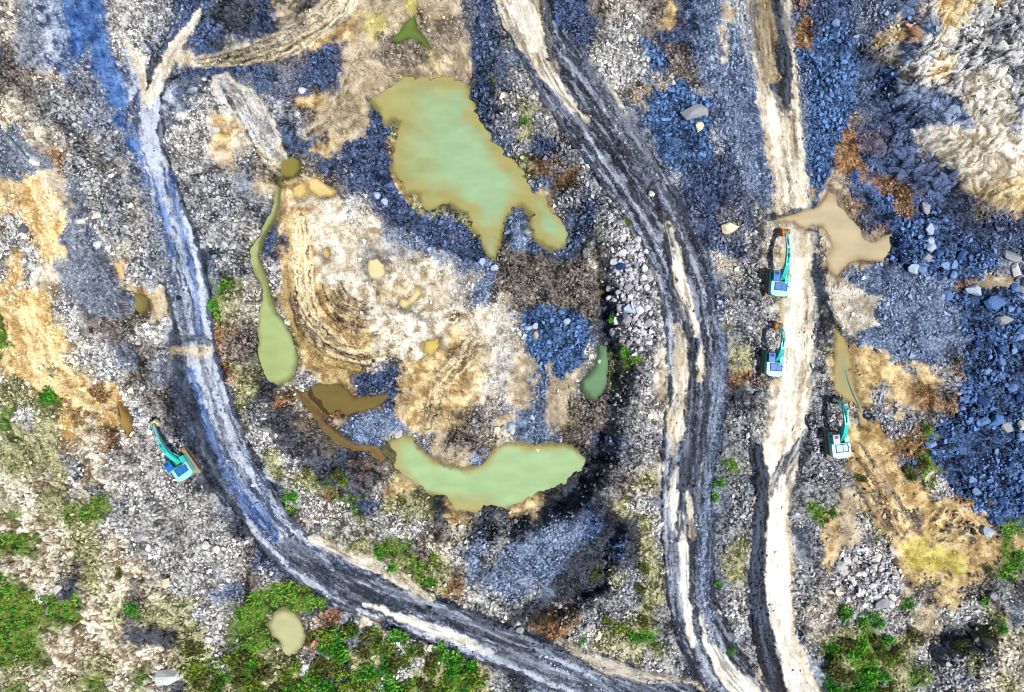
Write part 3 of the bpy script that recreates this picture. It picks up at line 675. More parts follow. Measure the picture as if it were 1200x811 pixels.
# fast lookups of finished height / density at photo positions
def samp(A, px, py):
    hb = hbase(px, py); X = (px - 600) / S * (H - hb) / H; Y = (405.5 - py) / S * (H - hb) / H
    i = np.clip(np.searchsorted(UY, 405.5 - Y * S) - 0, 1, NY - 1); j = np.clip(np.searchsorted(UX, X * S + 600), 1, NX - 1)
    return A[i, j], X, Y
def ground(px, py):
    z, X, Y = samp(h, np.array([px], float), np.array([py], float)); return float(X[0]), float(Y[0]), float(z[0])

# ------------------------------------------------------------------ water
def water_material():
    m = bpy.data.materials.new('silty_water'); m.use_nodes = True; t = m.node_tree; b = t.nodes['Principled BSDF']
    a = t.nodes.new('ShaderNodeAttribute'); a.attribute_name = 'tint'; t.links.new(a.outputs['Color'], b.inputs['Base Color']); t.links.new(a.outputs['Alpha'], b.inputs['Alpha'])
    b.inputs['Roughness'].default_value = .12; b.inputs['IOR'].default_value = 1.33
    tc = t.nodes.new('ShaderNodeTexCoord'); n = t.nodes.new('ShaderNodeTexNoise'); n.inputs['Scale'].default_value = 1.2
    t.links.new(tc.outputs['Object'], n.inputs['Vector']); bp = t.nodes.new('ShaderNodeBump'); bp.inputs['Strength'].default_value = .06
    t.links.new(n.outputs['Fac'], bp.inputs['Height']); t.links.new(bp.outputs[0], b.inputs['Normal'])
    return m
M_water = water_material()
for (kind, label, pts, c0, c1, dp), (lv, cx, cy) in zip(PONDS, pondinfo):
    xs = [p[0] for p in pts]; ys = [p[1] for p in pts]; st = 1.5
    ax = np.arange(min(xs) - 10, max(xs) + 10, st); ay = np.arange(min(ys) - 10, max(ys) + 10, st)
    qx, qy = np.meshgrid(ax, ay)
    sd = sdpoly(qx, qy, pts)
    X = (qx - 600) / S * (H - lv) / H; Y = (405.5 - qy) / S * (H - lv) / H
    nn = fbm(qx / 26, qy / 26, 4, 12)
    t = sst(0, 1, (sd + (nn - .5) * dp * 1.9) / (dp * 1.2))
    if label.startswith('large jade'):                       # shallow olive arms in the north and west of the big pond
        sh = sst(150, 95, qy + (nn - .5) * 60) ; sh = np.maximum(sh, sst(515, 478, qx + (nn - .5) * 50) * .9)
        sh = np.maximum(sh, sst(262, 240, qy) * sst(600, 612, qx + 12) * .5 * sst(660, 600, qx)); t = t * (1 - .8 * sh)
    if label.startswith('pale green crescent'):
        sh = sst(570, 600, qy + (nn - .5) * 20) * sst(590, 565, qx); sh = np.maximum(sh, sst(485, 455, qx + (nn - .5) * 20)); t = t * (1 - .95 * sh)
    t = t[..., None]; cc = (lin(c0) * (1 - t) + lin(c1) * t) * .66 * (.84 + .30 * fbm(qx / 20, qy / 9, 4, 14))[..., None]
    m = sd[:-1, :-1] > (-8 if dp > 6 else -6); r, c = np.where(m); n_ = len(ax); a = r * n_ + c
    q = np.stack([a, a + n_, a + n_ + 1, a + 1], 1); used, inv = np.unique(q, return_inverse=True)
    co = np.stack([X.ravel()[used], Y.ravel()[used], np.full(len(used), lv)], 1)
    c4 = np.ones((len(used), 4)); c4[:, :3] = cc.reshape(-1, 3)[used]
    c4[:, 3] = np.clip(.30 + .70 * sst(-3, 5 if dp > 6 else 3, sd + (fbm(qx / 4, qy / 4, 3, 19) - .5) * 4), 0, 1).ravel()[used]      # clear at the very edge, opaque with silt further in
    big_mesh(kind, co, inv.reshape(-1), 4, c4, M_water, label, True)

# ------------------------------------------------------------------ stones
import bmesh
def hull(npts, seed, flat=.75):
    """an angular broken stone: the hull of a few points near a flattened, lopsided ball"""
    r = random.Random(seed); bm = bmesh.new()
    for _ in range(npts):
        v = Vector((r.gauss(0, 1), r.gauss(0, 1), r.gauss(0, 1))).normalized() * r.uniform(.82, 1.12)
        bm.verts.new((v.x * 1.12, v.y * .92, v.z * flat))
    res = bmesh.ops.convex_hull(bm, input=bm.verts)
    bmesh.ops.delete(bm, geom=[v for v in bm.verts if not v.link_faces], context='VERTS')
    bmesh.ops.triangulate(bm, faces=bm.faces); bmesh.ops.recalc_face_normals(bm, faces=bm.faces)
    bm.verts.ensure_lookup_table(); bm.verts.index_update()
    V = np.array([v.co[:] for v in bm.verts], np.float32); F = np.array([[v.index for v in f.verts] for f in bm.faces], np.int32)
    bm.free(); return V, F
LOW = [hull(8, 100 + i) for i in range(12)]
MID = [hull(12, 200 + i) for i in range(14)]
HIGH = [hull(20, 300 + i) for i in range(12)]
EXC_CLEAR = [(909,334,14,18),(904,427,13,16),(979,520,14,18),(214,547,16,16)]
def scatter(spacing, r0, r1, dcol, seed):
    g = np.random.default_rng(seed)
    ax = np.arange(-30, 1230, spacing); ay = np.arange(-30, 841, spacing)
    qx, qy = np.meshgrid(ax, ay); qx = qx.ravel() + g.random(qx.size) * spacing; qy = qy.ravel() + g.random(qy.size) * spacing
    D, X, Y = samp(pr[..., dcol], qx, qy); K, _, _ = samp(KEEP, qx, qy); Rr, _, _ = samp(ROADID, qx, qy)
    clump = sst(.25, .75, fbm((qx / 22).astype(np.float32), (qy / 22).astype(np.float32), 3, 61)) * 1.5
    ok = (g.random(qx.size) < D * clump) & (K > .7)
    for (a, b, c, d) in EXC_CLEAR: ok &= ~((np.abs(qx - a) < c) & (np.abs(qy - b) < d))
    qx, qy, X, Y, Rr = qx[ok], qy[ok], X[ok], Y[ok], Rr[ok]
    rad = (r0 + (r1 - r0) * g.random(len(qx)) ** 1.8) / S
    Z, _, _ = samp(h, qx, qy)
    cl, _, _ = samp(cd, qx, qy); cu, _, _ = samp(ct, qx, qy)
    t = g.random(len(qx)); t = np.where(g.random(len(qx)) < .26, t * .3, .42 + .58 * t)
    cc = cl * (1 - t[:, None]) + np.minimum(cu * 1.25, .82) * t[:, None]
    cc *= (1 + (g.random((len(qx), 3)) - .5) * .12)
    return qx, qy, X, Y, Z, rad, np.clip(cc, .006, .82)
def stone_mesh(name, label, bases, data, seed):
    g = np.random.default_rng(seed); qx, qy, X, Y, Z, rad, cc = data
    Vs, Fs, Cs = [], [], []; off = 0
    which = g.integers(0, len(bases), len(X)); ang = g.random(len(X)) * 6.283; tx = (g.random(len(X)) - .5) * .8
    for b, (V, F) in enumerate(bases):
        m = which == b; n = m.sum()
        if n == 0: continue
        a = ang[m]; ca, sa = np.cos(a)[:, None], np.sin(a)[:, None]; ct_, st_ = np.cos(tx[m])[:, None], np.sin(tx[m])[:, None]
        sx = (.75 + .5 * g.random(n))[:, None]
        x = V[None, :, 0] * sx; y = V[None, :, 1] / sx ** .5; z = V[None, :, 2] * (.8 + .4 * g.random(n))[:, None]
        y, z = y * ct_ - z * st_, y * st_ + z * ct_
        x, y = x * ca - y * sa, x * sa + y * ca
        r = rad[m][:, None]
        P = np.stack([x * r + X[m][:, None], y * r + Y[m][:, None], z * r + Z[m][:, None] + r * .30], 2).reshape(-1, 3)
        Vs.append(P); nv = len(V)
        Fs.append((F[None] + (np.arange(n) * nv)[:, None, None] + off).reshape(-1)); off += n * nv
        Cs.append(np.repeat(np.concatenate([cc[m], np.ones((n, 1))], 1), nv, 0))
    o = big_mesh(name, np.concatenate(Vs), np.concatenate(Fs), 3, np.concatenate(Cs), M_stone, label, False, 'stuff')
    return o
grit = scatter(2.5, .55, 1.15, 0, 10); small = scatter(3.4, 1.0, 2.1, 0, 11); medium = scatter(6.0, 1.9, 3.8, 1, 12); large = scatter(13.0, 3.6, 7.0, 2, 13)
TINY = [hull(6, 50 + i) for i in range(8)]
stone_mesh('gravel', 'fine grit and small broken stones strewn over the quarry ground', TINY, grit, 3)
stone_mesh('gravel', 'small broken stones strewn over the quarry ground', LOW, small, 1)
stone_mesh('rubble', 'fist to knee sized rubble strewn over the quarry ground', MID, medium, 2)

stone_meshes = {}
def boulder_mesh(i, colour):
    key = (i % len(HIGH), tuple(round(c, 2) for c in colour))
    if key in stone_meshes: return stone_meshes[key]
    V, F = HIGH[i % len(HIGH)]
    me = bpy.data.meshes.new('boulder'); me.from_pydata(V.tolist(), [], F.tolist())
    at = me.color_attributes.new('tint', 'FLOAT_COLOR', 'POINT')
    at.data.foreach_set('color', np.tile(np.array([*colour, 1.0], np.float32), len(V)))
    me.materials.append(M_stone); stone_meshes[key] = me; return me
def boulder(px, py, rpx, colour, label, group=None, i=0, cat='boulder', name='boulder', sx=1.0):
    X, Y, Z = ground(px, py); r = rpx / S
    o = bpy.data.objects.new(name, boulder_mesh(i, colour)); C.objects.link(o)
    o.location = (X, Y, Z + r * .25); o.scale = (r * sx, r / sx, r * R.uniform(.75, 1.0)); o.rotation_euler = (R.uniform(-.25,.25), R.uniform(-.25,.25), R.uniform(0, 6.28) if sx == 1 else R.uniform(-.3,.3))
    o['label'] = label; o['category'] = cat
    if group: o['group'] = group
    return o
def L3(c, k=.8): return tuple(float(v) * k for v in lin(c))
WHITE, CREAM, PALEB, BLUE, GREY, TAN = L3((214,214,210),.72), L3((232,218,180)), L3((176,192,214),.74), L3((84,116,168)), L3((150,152,158)), L3((206,168,120))
HAND = [
 (42,190,6,WHITE,'round white boulder at the end of the dark hose on the left slope'),
 (92,258,5,WHITE,'white boulder on the upper end of the smooth slate strip'),
 (111,286,5.5,WHITE,'white boulder at the right edge of the smooth slate strip'),
 (243,638,5.5,WHITE,'left one of two touching white boulders above the lower left grass'),
 (253,643,5.5,WHITE,'right one of two touching white boulders above the lower left grass'),
 (467,509,5,WHITE,'white boulder on the north west tip of the crescent pond'),
 (442,229,4.5,PALEB,'pale blue boulder west of the north pond, left of a pair'),
 (451,237,4.5,PALEB,'pale blue boulder west of the north pond, right of a pair'),
 (565,306,5,PALEB,'pale boulder just below the south tip of the north pond'),
 (580,314,5,PALEB,'pale boulder below and right of the south tip of the north pond'),
 (630,529,4,CREAM,'cream boulder standing in the north edge of the crescent pond'),
 (627,382,5,PALEB,'pale boulder on the dark blue heap in the pit'),
 (628,393,4.5,TAN,'squarish tan boulder on the dark blue heap in the pit'),
 (619,384,4,PALEB,'small pale boulder on the left edge of the blue heap'),
 (665,376,5,PALEB,'flat pale boulder on the upper right of the blue heap'),
 (705,424,3,WHITE,'white boulder lying in the deep green pool'),
 (760,488,4.5,CREAM,'cream boulder east of the pit wall beside the middle road'),
 (1090,269,6,PALEB,'pale boulder in the blue rubble, topmost of three in a column'),
 (1089,282,5,PALEB,'pale boulder in the blue rubble, middle of three in a column'),
 (1089,290,6.5,PALEB,'pale boulder in the blue rubble, lowest of three in a column'),
 (1084,302,6,GREY,'long upright grey slab in the blue rubble below three pale boulders'),
 (1071,315,7,PALEB,'broad pale blue boulder at the lower edge of the blue rubble'),
 (1088,243,7,GREY,'grey slab of rock in the upper part of the blue rubble'),
 (1140,340,9,PALEB,'large pale blue boulder right of the grey dust fan'),
 (1188,300,9,GREY,'large grey boulder on the right edge below the rock face'),
 (1193,316,7,WHITE,'white boulder on the right edge under the large grey one'),
 (1163,355,11,BLUE,'large slab of blue rock at the head of the big blue rubble field'),
 (1175,375,8,GREY,'tilted grey blue block near the right edge of the blue rubble field'),
 (1165,493,9,BLUE,'wide blue slab in the middle of the blue rubble field'),
 (1180,500,7,GREY,'pale grey boulder right of the wide blue slab'),
 (1197,498,7,WHITE,'white boulder cut by the right edge of the picture'),
 (1155,622,7,PALEB,'blue white boulder on the brown debris at the lower right'),
 (992,657,6,WHITE,'white boulder in the pale rubble left of the yellow mud'),
 (1032,705,8,GREY,'grey boulder above the lower right bushes'),
 (1043,707,5,WHITE,'white boulder beside the grey one above the lower right bushes'),
 (1163,698,6,GREY,'long grey boulder in the rubble near the lower right corner'),
 (1011,694,5,WHITE,'white boulder in the pale rubble above the bushes'),
 (812,135,12,GREY,'big pale weathered rock on the dark blue rubble between the two roads'),
 (818,150,6,CREAM,'small cream rock just below the big weathered rock'),
 (853,268,9,CREAM,'cream rock outcrop between the middle and east roads'),
 (735,335,6,GREY,'grey boulder at the upper left of the pale boulder belt'),
 (740,362,8,PALEB,'large pale boulder in the lower part of the pale boulder belt'),
 (748,364,6,WHITE,'white boulder touching the large pale one in the boulder belt'),
 (733,375,6,GREY,'grey boulder near the bush in the pit wall'),
 (583,503,5,CREAM,'cream boulder on the tan mud north of the crescent pond'),
 (598,500,6,PALEB,'upright pale boulder on the tan mud north of the crescent pond'),
 (590,502,4,GREY,'grey boulder between the cream and the pale one on the tan mud'),
 (244,750,6,WHITE,'white boulder left of the oval pond'),
 (198,790,12,WHITE,'large white rock in the moss at the bottom edge of the slope'),
 (357,783,7,WHITE,'white boulder below the oval pond'),
 (355,108,5,WHITE,'white boulder on the dark ground north west of the north pond'),
 (478,90,3,WHITE,'white stone on the north shore of the north pond'),
 (534,120,2.5,CREAM,'cream stone in the shallows of the north pond'),
 (543,207,5,TAN,'tan rock islet in the middle of the north pond'),
 (763,228,4,WHITE,'white stone lying on the middle haul road'),
 (600,505,4.5,WHITE,'white boulder at the right of the tan mud shore'),
 (196,682,6,CREAM,'cream boulder on the rocky slope above the dark hollow'),
 (610,738,5,GREY,'grey boulder by the bend of the west road at the bottom'),
 (1036,800,6,GREY,'grey boulder near the bottom edge under the bushes'),
 (885,120,3,WHITE,'white stone at the edge of the east road'),
]
used_xy = []
for i, (x, y, r, c, lb) in enumerate(HAND):
    boulder(x, y, r, c, lb, None, i, sx=1.0 if r < 8 else 1.15); used_xy.append((x, y, r))
# pale belt of boulders east of the pit, and the biggest blocks of every field
AREAS = [
 ('deep blue angular boulder in the big blue rubble field at the right edge', lambda x, y: x > 1085 and 330 < y < 640),
 ('deep blue boulder in the blue rubble below the upper right rock face', lambda x, y: x > 1000 and 180 < y <= 330),
 ('pale boulder in the boulder belt just east of the pit wall', lambda x, y: 705 < x < 785 and 270 < y < 520),
 ('pale grey boulder on the verge between pit and middle road at the bottom', lambda x, y: 720 < x < 790 and y >= 520),
 ('pale boulder in the rubble field left of the yellow mud', lambda x, y: 960 < x < 1060 and y > 600),
 ('grey boulder in the rubble at the lower right corner', lambda x, y: x >= 1060 and y >= 640),
 ('grey boulder between the middle and the east haul road', lambda x, y: 780 <= x < 960),
 ('grey boulder beside the north end of the middle road', lambda x, y: 560 < x < 780 and y <= 270),
 ('cream boulder on the rocky slope at the lower left', lambda x, y: x < 260 and y > 420),
 ('pale boulder on the grey slope left of the west road', lambda x, y: x < 250 and y <= 420),
 ('boulder lying loose on the grassy ground along the bottom edge', lambda x, y: y > 690),
 ('pale boulder in the gravel between the west road and the pit', lambda x, y: x < 340),
 ('grey boulder on the floor of the pit', lambda x, y: True),
]
qx, qy, X_, Y_, Z_, rad_, cc_ = large
order = np.argsort(-rad_)
belt = []
for k in range(90): belt.append((R.uniform(716, 762), R.uniform(278, 405), R.uniform(2.8, 5.2), L3(R.choice([(196,198,206),(170,172,182),(214,212,214),(148,150,162)]))))
for k in range(26): belt.append((R.uniform(985, 1045), R.uniform(640, 712), R.uniform(2.6, 4.8), L3(R.choice([(214,212,206),(190,186,180),(228,224,216)]))))
PAL = [L3(c) for c in ((60,90,140),(90,122,172),(40,66,114),(120,148,190),(150,152,158),(190,188,184),(120,122,132),(220,212,196),(176,166,146),(96,98,108))]
cand = [(qx[i], qy[i], rad_[i] * S, min(PAL, key=lambda p: sum((p[j] - cc_[i][j]) ** 2 for j in range(3)))) for i in order]
cnt = 0
for (x, y, r, c) in belt + cand:
    if cnt >= 240: break
    if not (-5 < x < 1205 and -5 < y < 816): continue
    if any((x - a) ** 2 + (y - b) ** 2 < (.75 * (r + q)) ** 2 for a, b, q in used_xy): continue
    if any(abs(x - a) < c_ + 3 and abs(y - b) < d_ + 22 for a, b, c_, d_ in EXC_CLEAR): continue
    used_xy.append((x, y, r)); cnt += 1
    lb = next(l for l, f in AREAS if f(x, y))
    boulder(float(x), float(y), float(r), c, lb, lb.replace('boulder', 'boulders', 1), cnt)

# ------------------------------------------------------------------ grass and moss: uncountable ground cover
def blades(name, label, n, dens, cols, seed, size):
    g = np.random.default_rng(seed); qx = g.random(n) * 1240 - 20; qy = g.random(n) * 851 - 20
    dd, X, Y = samp(dens, qx, qy); K, _, _ = samp(KEEP, qx, qy); Rr, _, _ = samp(ROADID, qx, qy)
    ok = (g.random(n) < dd) & (K > .8) & (Rr == 0)
    X, Y, qx, qy = X[ok], Y[ok], qx[ok], qy[ok]; Z, _, _ = samp(h, qx, qy); m = len(X)
    a = g.random(m) * 6.283; L = size * (.5 + g.random(m)); wv = L * (.25 + .2 * g.random(m)); lift = L * (.15 + .7 * g.random(m))
    dx, dy = np.cos(a), np.sin(a)
    b0 = np.stack([X - dy * wv, Y + dx * wv, Z + .03], 1); b1 = np.stack([X + dy * wv, Y - dx * wv, Z + .03], 1)
    tp = np.stack([X + dx * L, Y + dy * L, Z + .05 + lift], 1)
    V = np.stack([b0, b1, tp], 1).reshape(-1, 3)
    cs = np.array([lin(c) for c in cols]) * .8; t = g.integers(0, len(cols), m)
    cc = np.concatenate([cs[t] * (.7 + .6 * g.random((m, 1))), np.ones((m, 1))], 1)
    big_mesh(name, V, np.arange(m * 3), 3, np.repeat(cc, 3, 0), M_leaf, label, False, 'stuff')
gd = blur((CLS == KI['G']).astype(float), 2)
gcol = CD[KI['G']]
isG = sst(.02, .0, np.abs(cd - gcol).sum(-1))
gd = np.clip(np.maximum(isG, blur(isG, 2)), 0, 1) * sst(.36, .54, fbm(PX / 9, PY / 9, 5, 97, .6))
md = sst(.06, .0, np.abs(cd - CD[KI['m']]).sum(-1)) * sst(.45, .62, fbm(PX / 11, PY / 11, 4, 95))
pond_near = 1
blades('grass', 'bright green grass growing in patches on the quarry ground', 420000, gd, [(46,128,18),(72,150,28),(34,88,18),(106,160,40),(140,152,56)], 31, .34)
blades('moss', 'olive moss and weeds creeping between the stones', 420000, md * .45, [(84,96,30),(120,124,48),(70,84,28),(140,134,60),(100,120,36)], 32, .26)

# ------------------------------------------------------------------ shrubs
def shrub_mesh(seed, cols):
    r = np.random.default_rng(seed); n = 520
    lobes = r.normal(size=(7, 3)) * [.42, .42, .2]; which = r.integers(0, 7, n)
    p = r.normal(size=(n, 3)); p /= np.linalg.norm(p, axis=1)[:, None]; p *= (.25 + .25 * r.random((n, 1)))
    c = lobes[which] + p; c[:, 2] = np.abs(c[:, 2]) * .9 + .1
    d = r.normal(size=(n, 3)); d /= np.linalg.norm(d, axis=1)[:, None]; e = np.cross(d, r.normal(size=(n, 3))); e /= np.linalg.norm(e, axis=1)[:, None]
    s = (.07 + .07 * r.random((n, 1)))
    V = np.stack([c - d * s, c + e * s * .6, c + d * s, c - e * s * .6], 1).reshape(-1, 3)
    cs = np.array([lin(q) for q in cols]) * .8; t = (r.integers(0, len(cols), 7)[which] + (r.random(n) < .3)) % len(cols)
    cc = np.concatenate([cs[t] * (.75 + .5 * r.random((n, 1))), np.ones((n, 1))], 1)
    me = bpy.data.meshes.new('foliage'); me.from_pydata(V.tolist(), [], [(4*i, 4*i+1, 4*i+2, 4*i+3) for i in range(n)])
    at = me.color_attributes.new('tint', 'FLOAT_COLOR', 'POINT'); at.data.foreach_set('color', np.repeat(cc, 4, 0).astype(np.float32).ravel())
    me.materials.append(M_leaf); return me
def stem_mesh():
    bm = bmesh.new()
    for k in range(5):
        a = k * 1.256; t = Vector((math.cos(a) * .35, math.sin(a) * .35, .45)); b = Vector((0, 0, -.1))
        res = bmesh.ops.create_cone(bm, cap_ends=True, segments=6, radius1=.05, radius2=.02, depth=(t - b).length)
        M = Matrix.Translation((t + b) / 2) @ (t - b).to_track_quat('Z', 'Y').to_matrix().to_4x4()
        bmesh.ops.transform(bm, matrix=M, verts=res['verts'])
    me = bpy.data.meshes.new('stem'); bm.to_mesh(me); bm.free(); me.materials.append(pmat('bark', (.09,.06,.04), .9)); return me
GRN = [(44,130,20),(70,160,34),(26,76,18),(104,176,50)]; YEL = [(124,156,40),(100,144,34),(156,168,62),(56,92,24)]; OLV = [(70,84,30),(96,104,40),(54,68,26),(120,116,56)]
SH = {'green': [shrub_mesh(400 + i, GRN) for i in range(4)], 'yellow green': [shrub_mesh(420 + i, YEL) for i in range(4)], 'olive': [shrub_mesh(440 + i, OLV) for i in range(3)]}
STEM = stem_mesh()
def shrub(px, py, rpx, kind, label, group=None, i=0):
    X, Y, Z = ground(px, py)
    e = bpy.data.objects.new('shrub', None); C.objects.link(e); e.location = (X, Y, Z); s = rpx / S * 1.05
    e.scale = (s, s, s * .85); e.rotation_euler = (0, 0, R.uniform(0, 6.28)); e['label'] = label; e['category'] = 'shrub'
    if group: e['group'] = group
    for nm, me in (('foliage', SH[kind][i % len(SH[kind])]), ('stem', STEM)):
        o = bpy.data.objects.new(nm, me); C.objects.link(o); o.parent = e
SHR = [
 (992,722,11,'green','round green shrub at the left of the lower right thicket'),(1010,726,8,'green','green shrub between two others on the yellow mud\'s lower shore'),
 (1026,725,10,'green','green shrub at the right end of the short row under the rubble'),(1064,706,9,'green','lone green shrub on the rubble below the yellow mud'),
 (722,372,7,'green','bright green shrub in the dark pit wall'),(733,412,7,'green','green shrub beside the deep green pool'),
 (745,747,9,'green','bright green shrub above the road at the bottom centre'),(683,748,5,'green','small green shrub left of the bottom bend'),
 (841,568,8,'green','green shrub between the roads, upper of two'),(838,582,6,'green','green shrub between the roads, lower of two'),
 (1193,655,9,'green','dark green shrub cut by the right edge'),(1065,742,10,'olive','olive shrub right of the short shrub row'),(1080,750,8,'olive','olive shrub on the tan shore above the dark hollow'),
 (1130,762,9,'olive','olive shrub inside the dark hollow at the lower right'),(1156,668,6,'olive','olive shrub at the rim of the brown debris'),
 (358,552,9,'olive','olive shrub on the dark bank south west of the pit'),(395,556,10,'olive','olive shrub right of another on the dark bank'),
 (403,566,7,'yellow green','yellow green shrub at the foot of the dark bank'),(445,650,7,'green','green shrub on the stony bank above the west road'),
 (509,655,8,'yellow green','yellow green shrub on the stony bank near the pit hollow'),(506,680,6,'green','small green shrub near the road on the stony bank'),
 (460,665,7,'green','green shrub beside the white streak of the west road'),(340,582,9,'green','bright green shrub beside the west road bend'),
 (700,680,9,'olive','olive shrub in the dark hollow south of the pit'),(752,665,9,'olive','olive shrub on the verge of the middle road, upper of three'),(750,690,8,'olive','olive shrub on the verge of the middle road, middle of three'),(757,730,8,'olive','olive shrub on the verge of the middle road, lowest of three'),
 (725,735,9,'yellow green','yellow green shrub left of the bright green one at the bottom centre'),(712,728,6,'yellow green','small yellow green shrub in the pale rubble at the bottom centre'),
 (250,358,7,'green','bright green shrub right of the west road'),(578,95,6,'olive','olive shrub right of the north pond'),(616,142,5,'green','small green shrub left of the middle road'),
 (734,262,5,'yellow green','yellow green shrub at the top of the boulder belt'),(842,685,5,'green','small green shrub on the gravel strip between the roads'),(857,763,5,'green','small green shrub low on the gravel strip between the roads'),
 (60,465,9,'green','green shrub on the brown patch of the left slope'),(975,600,5,'green','small green shrub left of the yellow mud flow'),(1085,503,8,'yellow green','yellow green shrub at the border of blue rubble and mud'),
 (1083,540,10,'olive','olive shrub on the mud beside the blue rubble'),(1068,555,11,'olive','broad olive shrub over the yellow mud flow'),(1008,560,7,'olive','olive shrub on the bank below the eastern excavator'),
 (1155,705,6,'green','green shrub among pale stones near the lower right corner'),(1175,735,7,'green','green shrub above the lower right rocks'),
 (225,760,13,'olive','wide olive shrub left of the white boulder near the oval pond'),(160,715,10,'green','green shrub in the dark hollow of the left slope'),(140,672,8,'olive','olive shrub on the left slope'),
]
for i, (x, y, r, k, lb) in enumerate(SHR): shrub(x, y, r, k, lb, None, i)
i = 0; tried = 0; pl = []
while i < 64 and tried < 4000:
    tried += 1; x = R.uniform(225, 572); y = R.uniform(735, 815)
    d_road = y - (700 + (x - 430) * .41)
    if d_road < 22 and x > 380: continue
    if (x - 335) ** 2 + (y - 744) ** 2 < 42 ** 2 or (x > 560): continue
    if x < 300 and y < 765: continue
    if any((x - a) ** 2 + (y - b) ** 2 < 110 for a, b in pl): continue
    pl.append((x, y)); k = R.choice(['green', 'yellow green', 'yellow green', 'olive'])
    shrub(x, y, R.uniform(8, 15), k, '%s shrub in the thicket along the bottom edge left of the road' % k, '%s shrubs of the bottom thicket' % k, i); i += 1
i = 0; tried = 0
while i < 22 and tried < 2000:
    tried += 1; x = R.uniform(965, 1050); y = R.uniform(750, 805)
    if any((x - a) ** 2 + (y - b) ** 2 < 120 for a, b in pl) or y < 750 + (x - 965) * -.1: continue
    pl.append((x, y)); k = R.choice(['green', 'green', 'yellow green', 'olive'])
    shrub(x, y, R.uniform(7, 12), k, '%s shrub in the thicket on the lower right bank' % k, '%s shrubs of the lower right thicket' % k, i); i += 1

# ------------------------------------------------------------------ excavators
M_teal = pmat('teal_paint', L3((44,190,182), .85), .4, vary=.18, bscale=3, spec=.5)
M_pale = pmat('sunlit_teal_paint', L3((158,228,220), .72), .45, vary=.15, bscale=2.5, spec=.5)  # teal with the overexposed sunlight on the tops put into the colour
M_glass = pmat('cab_glass', (.02,.05,.10), .08, spec=.6)
M_blue = pmat('blue_panel', L3((30,108,190), .8), .45, vary=.2, bscale=4)
M_greypan = pmat('grey_blue_panel', L3((160,190,214), .8), .5, vary=.25, bscale=4)
M_darkpan = pmat('dark_steel', (.03,.035,.045), .6, vary=.3, bscale=4)
M_track = pmat('muddy_track_steel', L3((168,142,104), .8), .85, vary=.35, bscale=6, bump=.4)
M_steel = pmat('worn_steel', (.16,.15,.14), .55, metal=.4, vary=.3, bscale=6)
M_chrome = pmat('chrome_rod', (.75,.75,.75), .2, metal=1)
M_orange = pmat('rusty_orange_bucket_steel', L3((206,126,40), .8), .65, vary=.4, bscale=4)
M_cream = pmat('muddy_cream_bucket_steel', L3((226,212,172), .8), .7, vary=.25, bscale=4)
M_dkbuck = pmat('black_bucket_steel', (.05,.05,.05), .6, vary=.3, bscale=4)
M_red = pmat('dark_red_seat_cover', (.22,.03,.04), .6)
def emit(bm, name, mat, parent, bevel=.03):
    me = bpy.data.meshes.new(name); 
    if bevel:
        try: bmesh.ops.bevel(bm, geom=[e for e in bm.edges if e.calc_face_angle(0) > .6], offset=bevel, segments=2, affect='EDGES', profile=.6)
        except Exception: pass
    bmesh.ops.recalc_face_normals(bm, faces=bm.faces); bm.to_mesh(me); bm.free(); me.materials.append(mat)
    o = bpy.data.objects.new(name, me); C.objects.link(o); o.parent = parent; return o
def bx(bm, x0, x1, y0, y1, z0, z1):
    r = bmesh.ops.create_cube(bm, size=1)
    bmesh.ops.transform(bm, matrix=Matrix.Translation(((x0+x1)/2, (y0+y1)/2, (z0+z1)/2)) @ Matrix.Diagonal((x1-x0, y1-y0, z1-z0, 1)), verts=r['verts']); return r['verts']
def prism(bm, pts, x0, x1):               # profile in (y, z), extruded along x
    a = [bm.verts.new((x0, y, z)) for y, z in pts]; b = [bm.verts.new((x1, y, z)) for y, z in pts]; n = len(pts)
    bm.faces.new(a); bm.faces.new(b[::-1])
    for i in range(n): bm.faces.new((a[i], b[i], b[(i+1) % n], a[(i+1) % n]))
def plan(bm, pts, z0, z1):
    a = [bm.verts.new((x, y, z0)) for x, y in pts]; b = [bm.verts.new((x, y, z1)) for x, y in pts]; n = len(pts)
    bm.faces.new(a[::-1]); bm.faces.new(b)
    for i in range(n): bm.faces.new((a[i], a[(i+1) % n], b[(i+1) % n], b[i]))
def rod(bm, p, q, r, seg=10):
    p, q = Vector(p), Vector(q); res = bmesh.ops.create_cone(bm, cap_ends=True, segments=seg, radius1=r, radius2=r, depth=(q-p).length)
    bmesh.ops.transform(bm, matrix=Matrix.Translation((p+q)/2) @ (q-p).to_track_quat('Z', 'Y').to_matrix().to_4x4(), verts=res['verts'])
def beam(bm, pts, hs, x0, x1):            # box beam following (y, z) points with heights hs
    up, lo = [], []
    for i, (y, z) in enumerate(pts):
        a = pts[max(i-1, 0)]; b = pts[min(i+1, len(pts)-1)]; d = Vector((b[0]-a[0], b[1]-a[1])).normalized(); n = Vector((-d.y, d.x))
        up.append((y + n.x*hs[i]/2, z + n.y*hs[i]/2)); lo.append((y - n.x*hs[i]/2, z - n.y*hs[i]/2))
    prism(bm, up + lo[::-1], x0, x1)
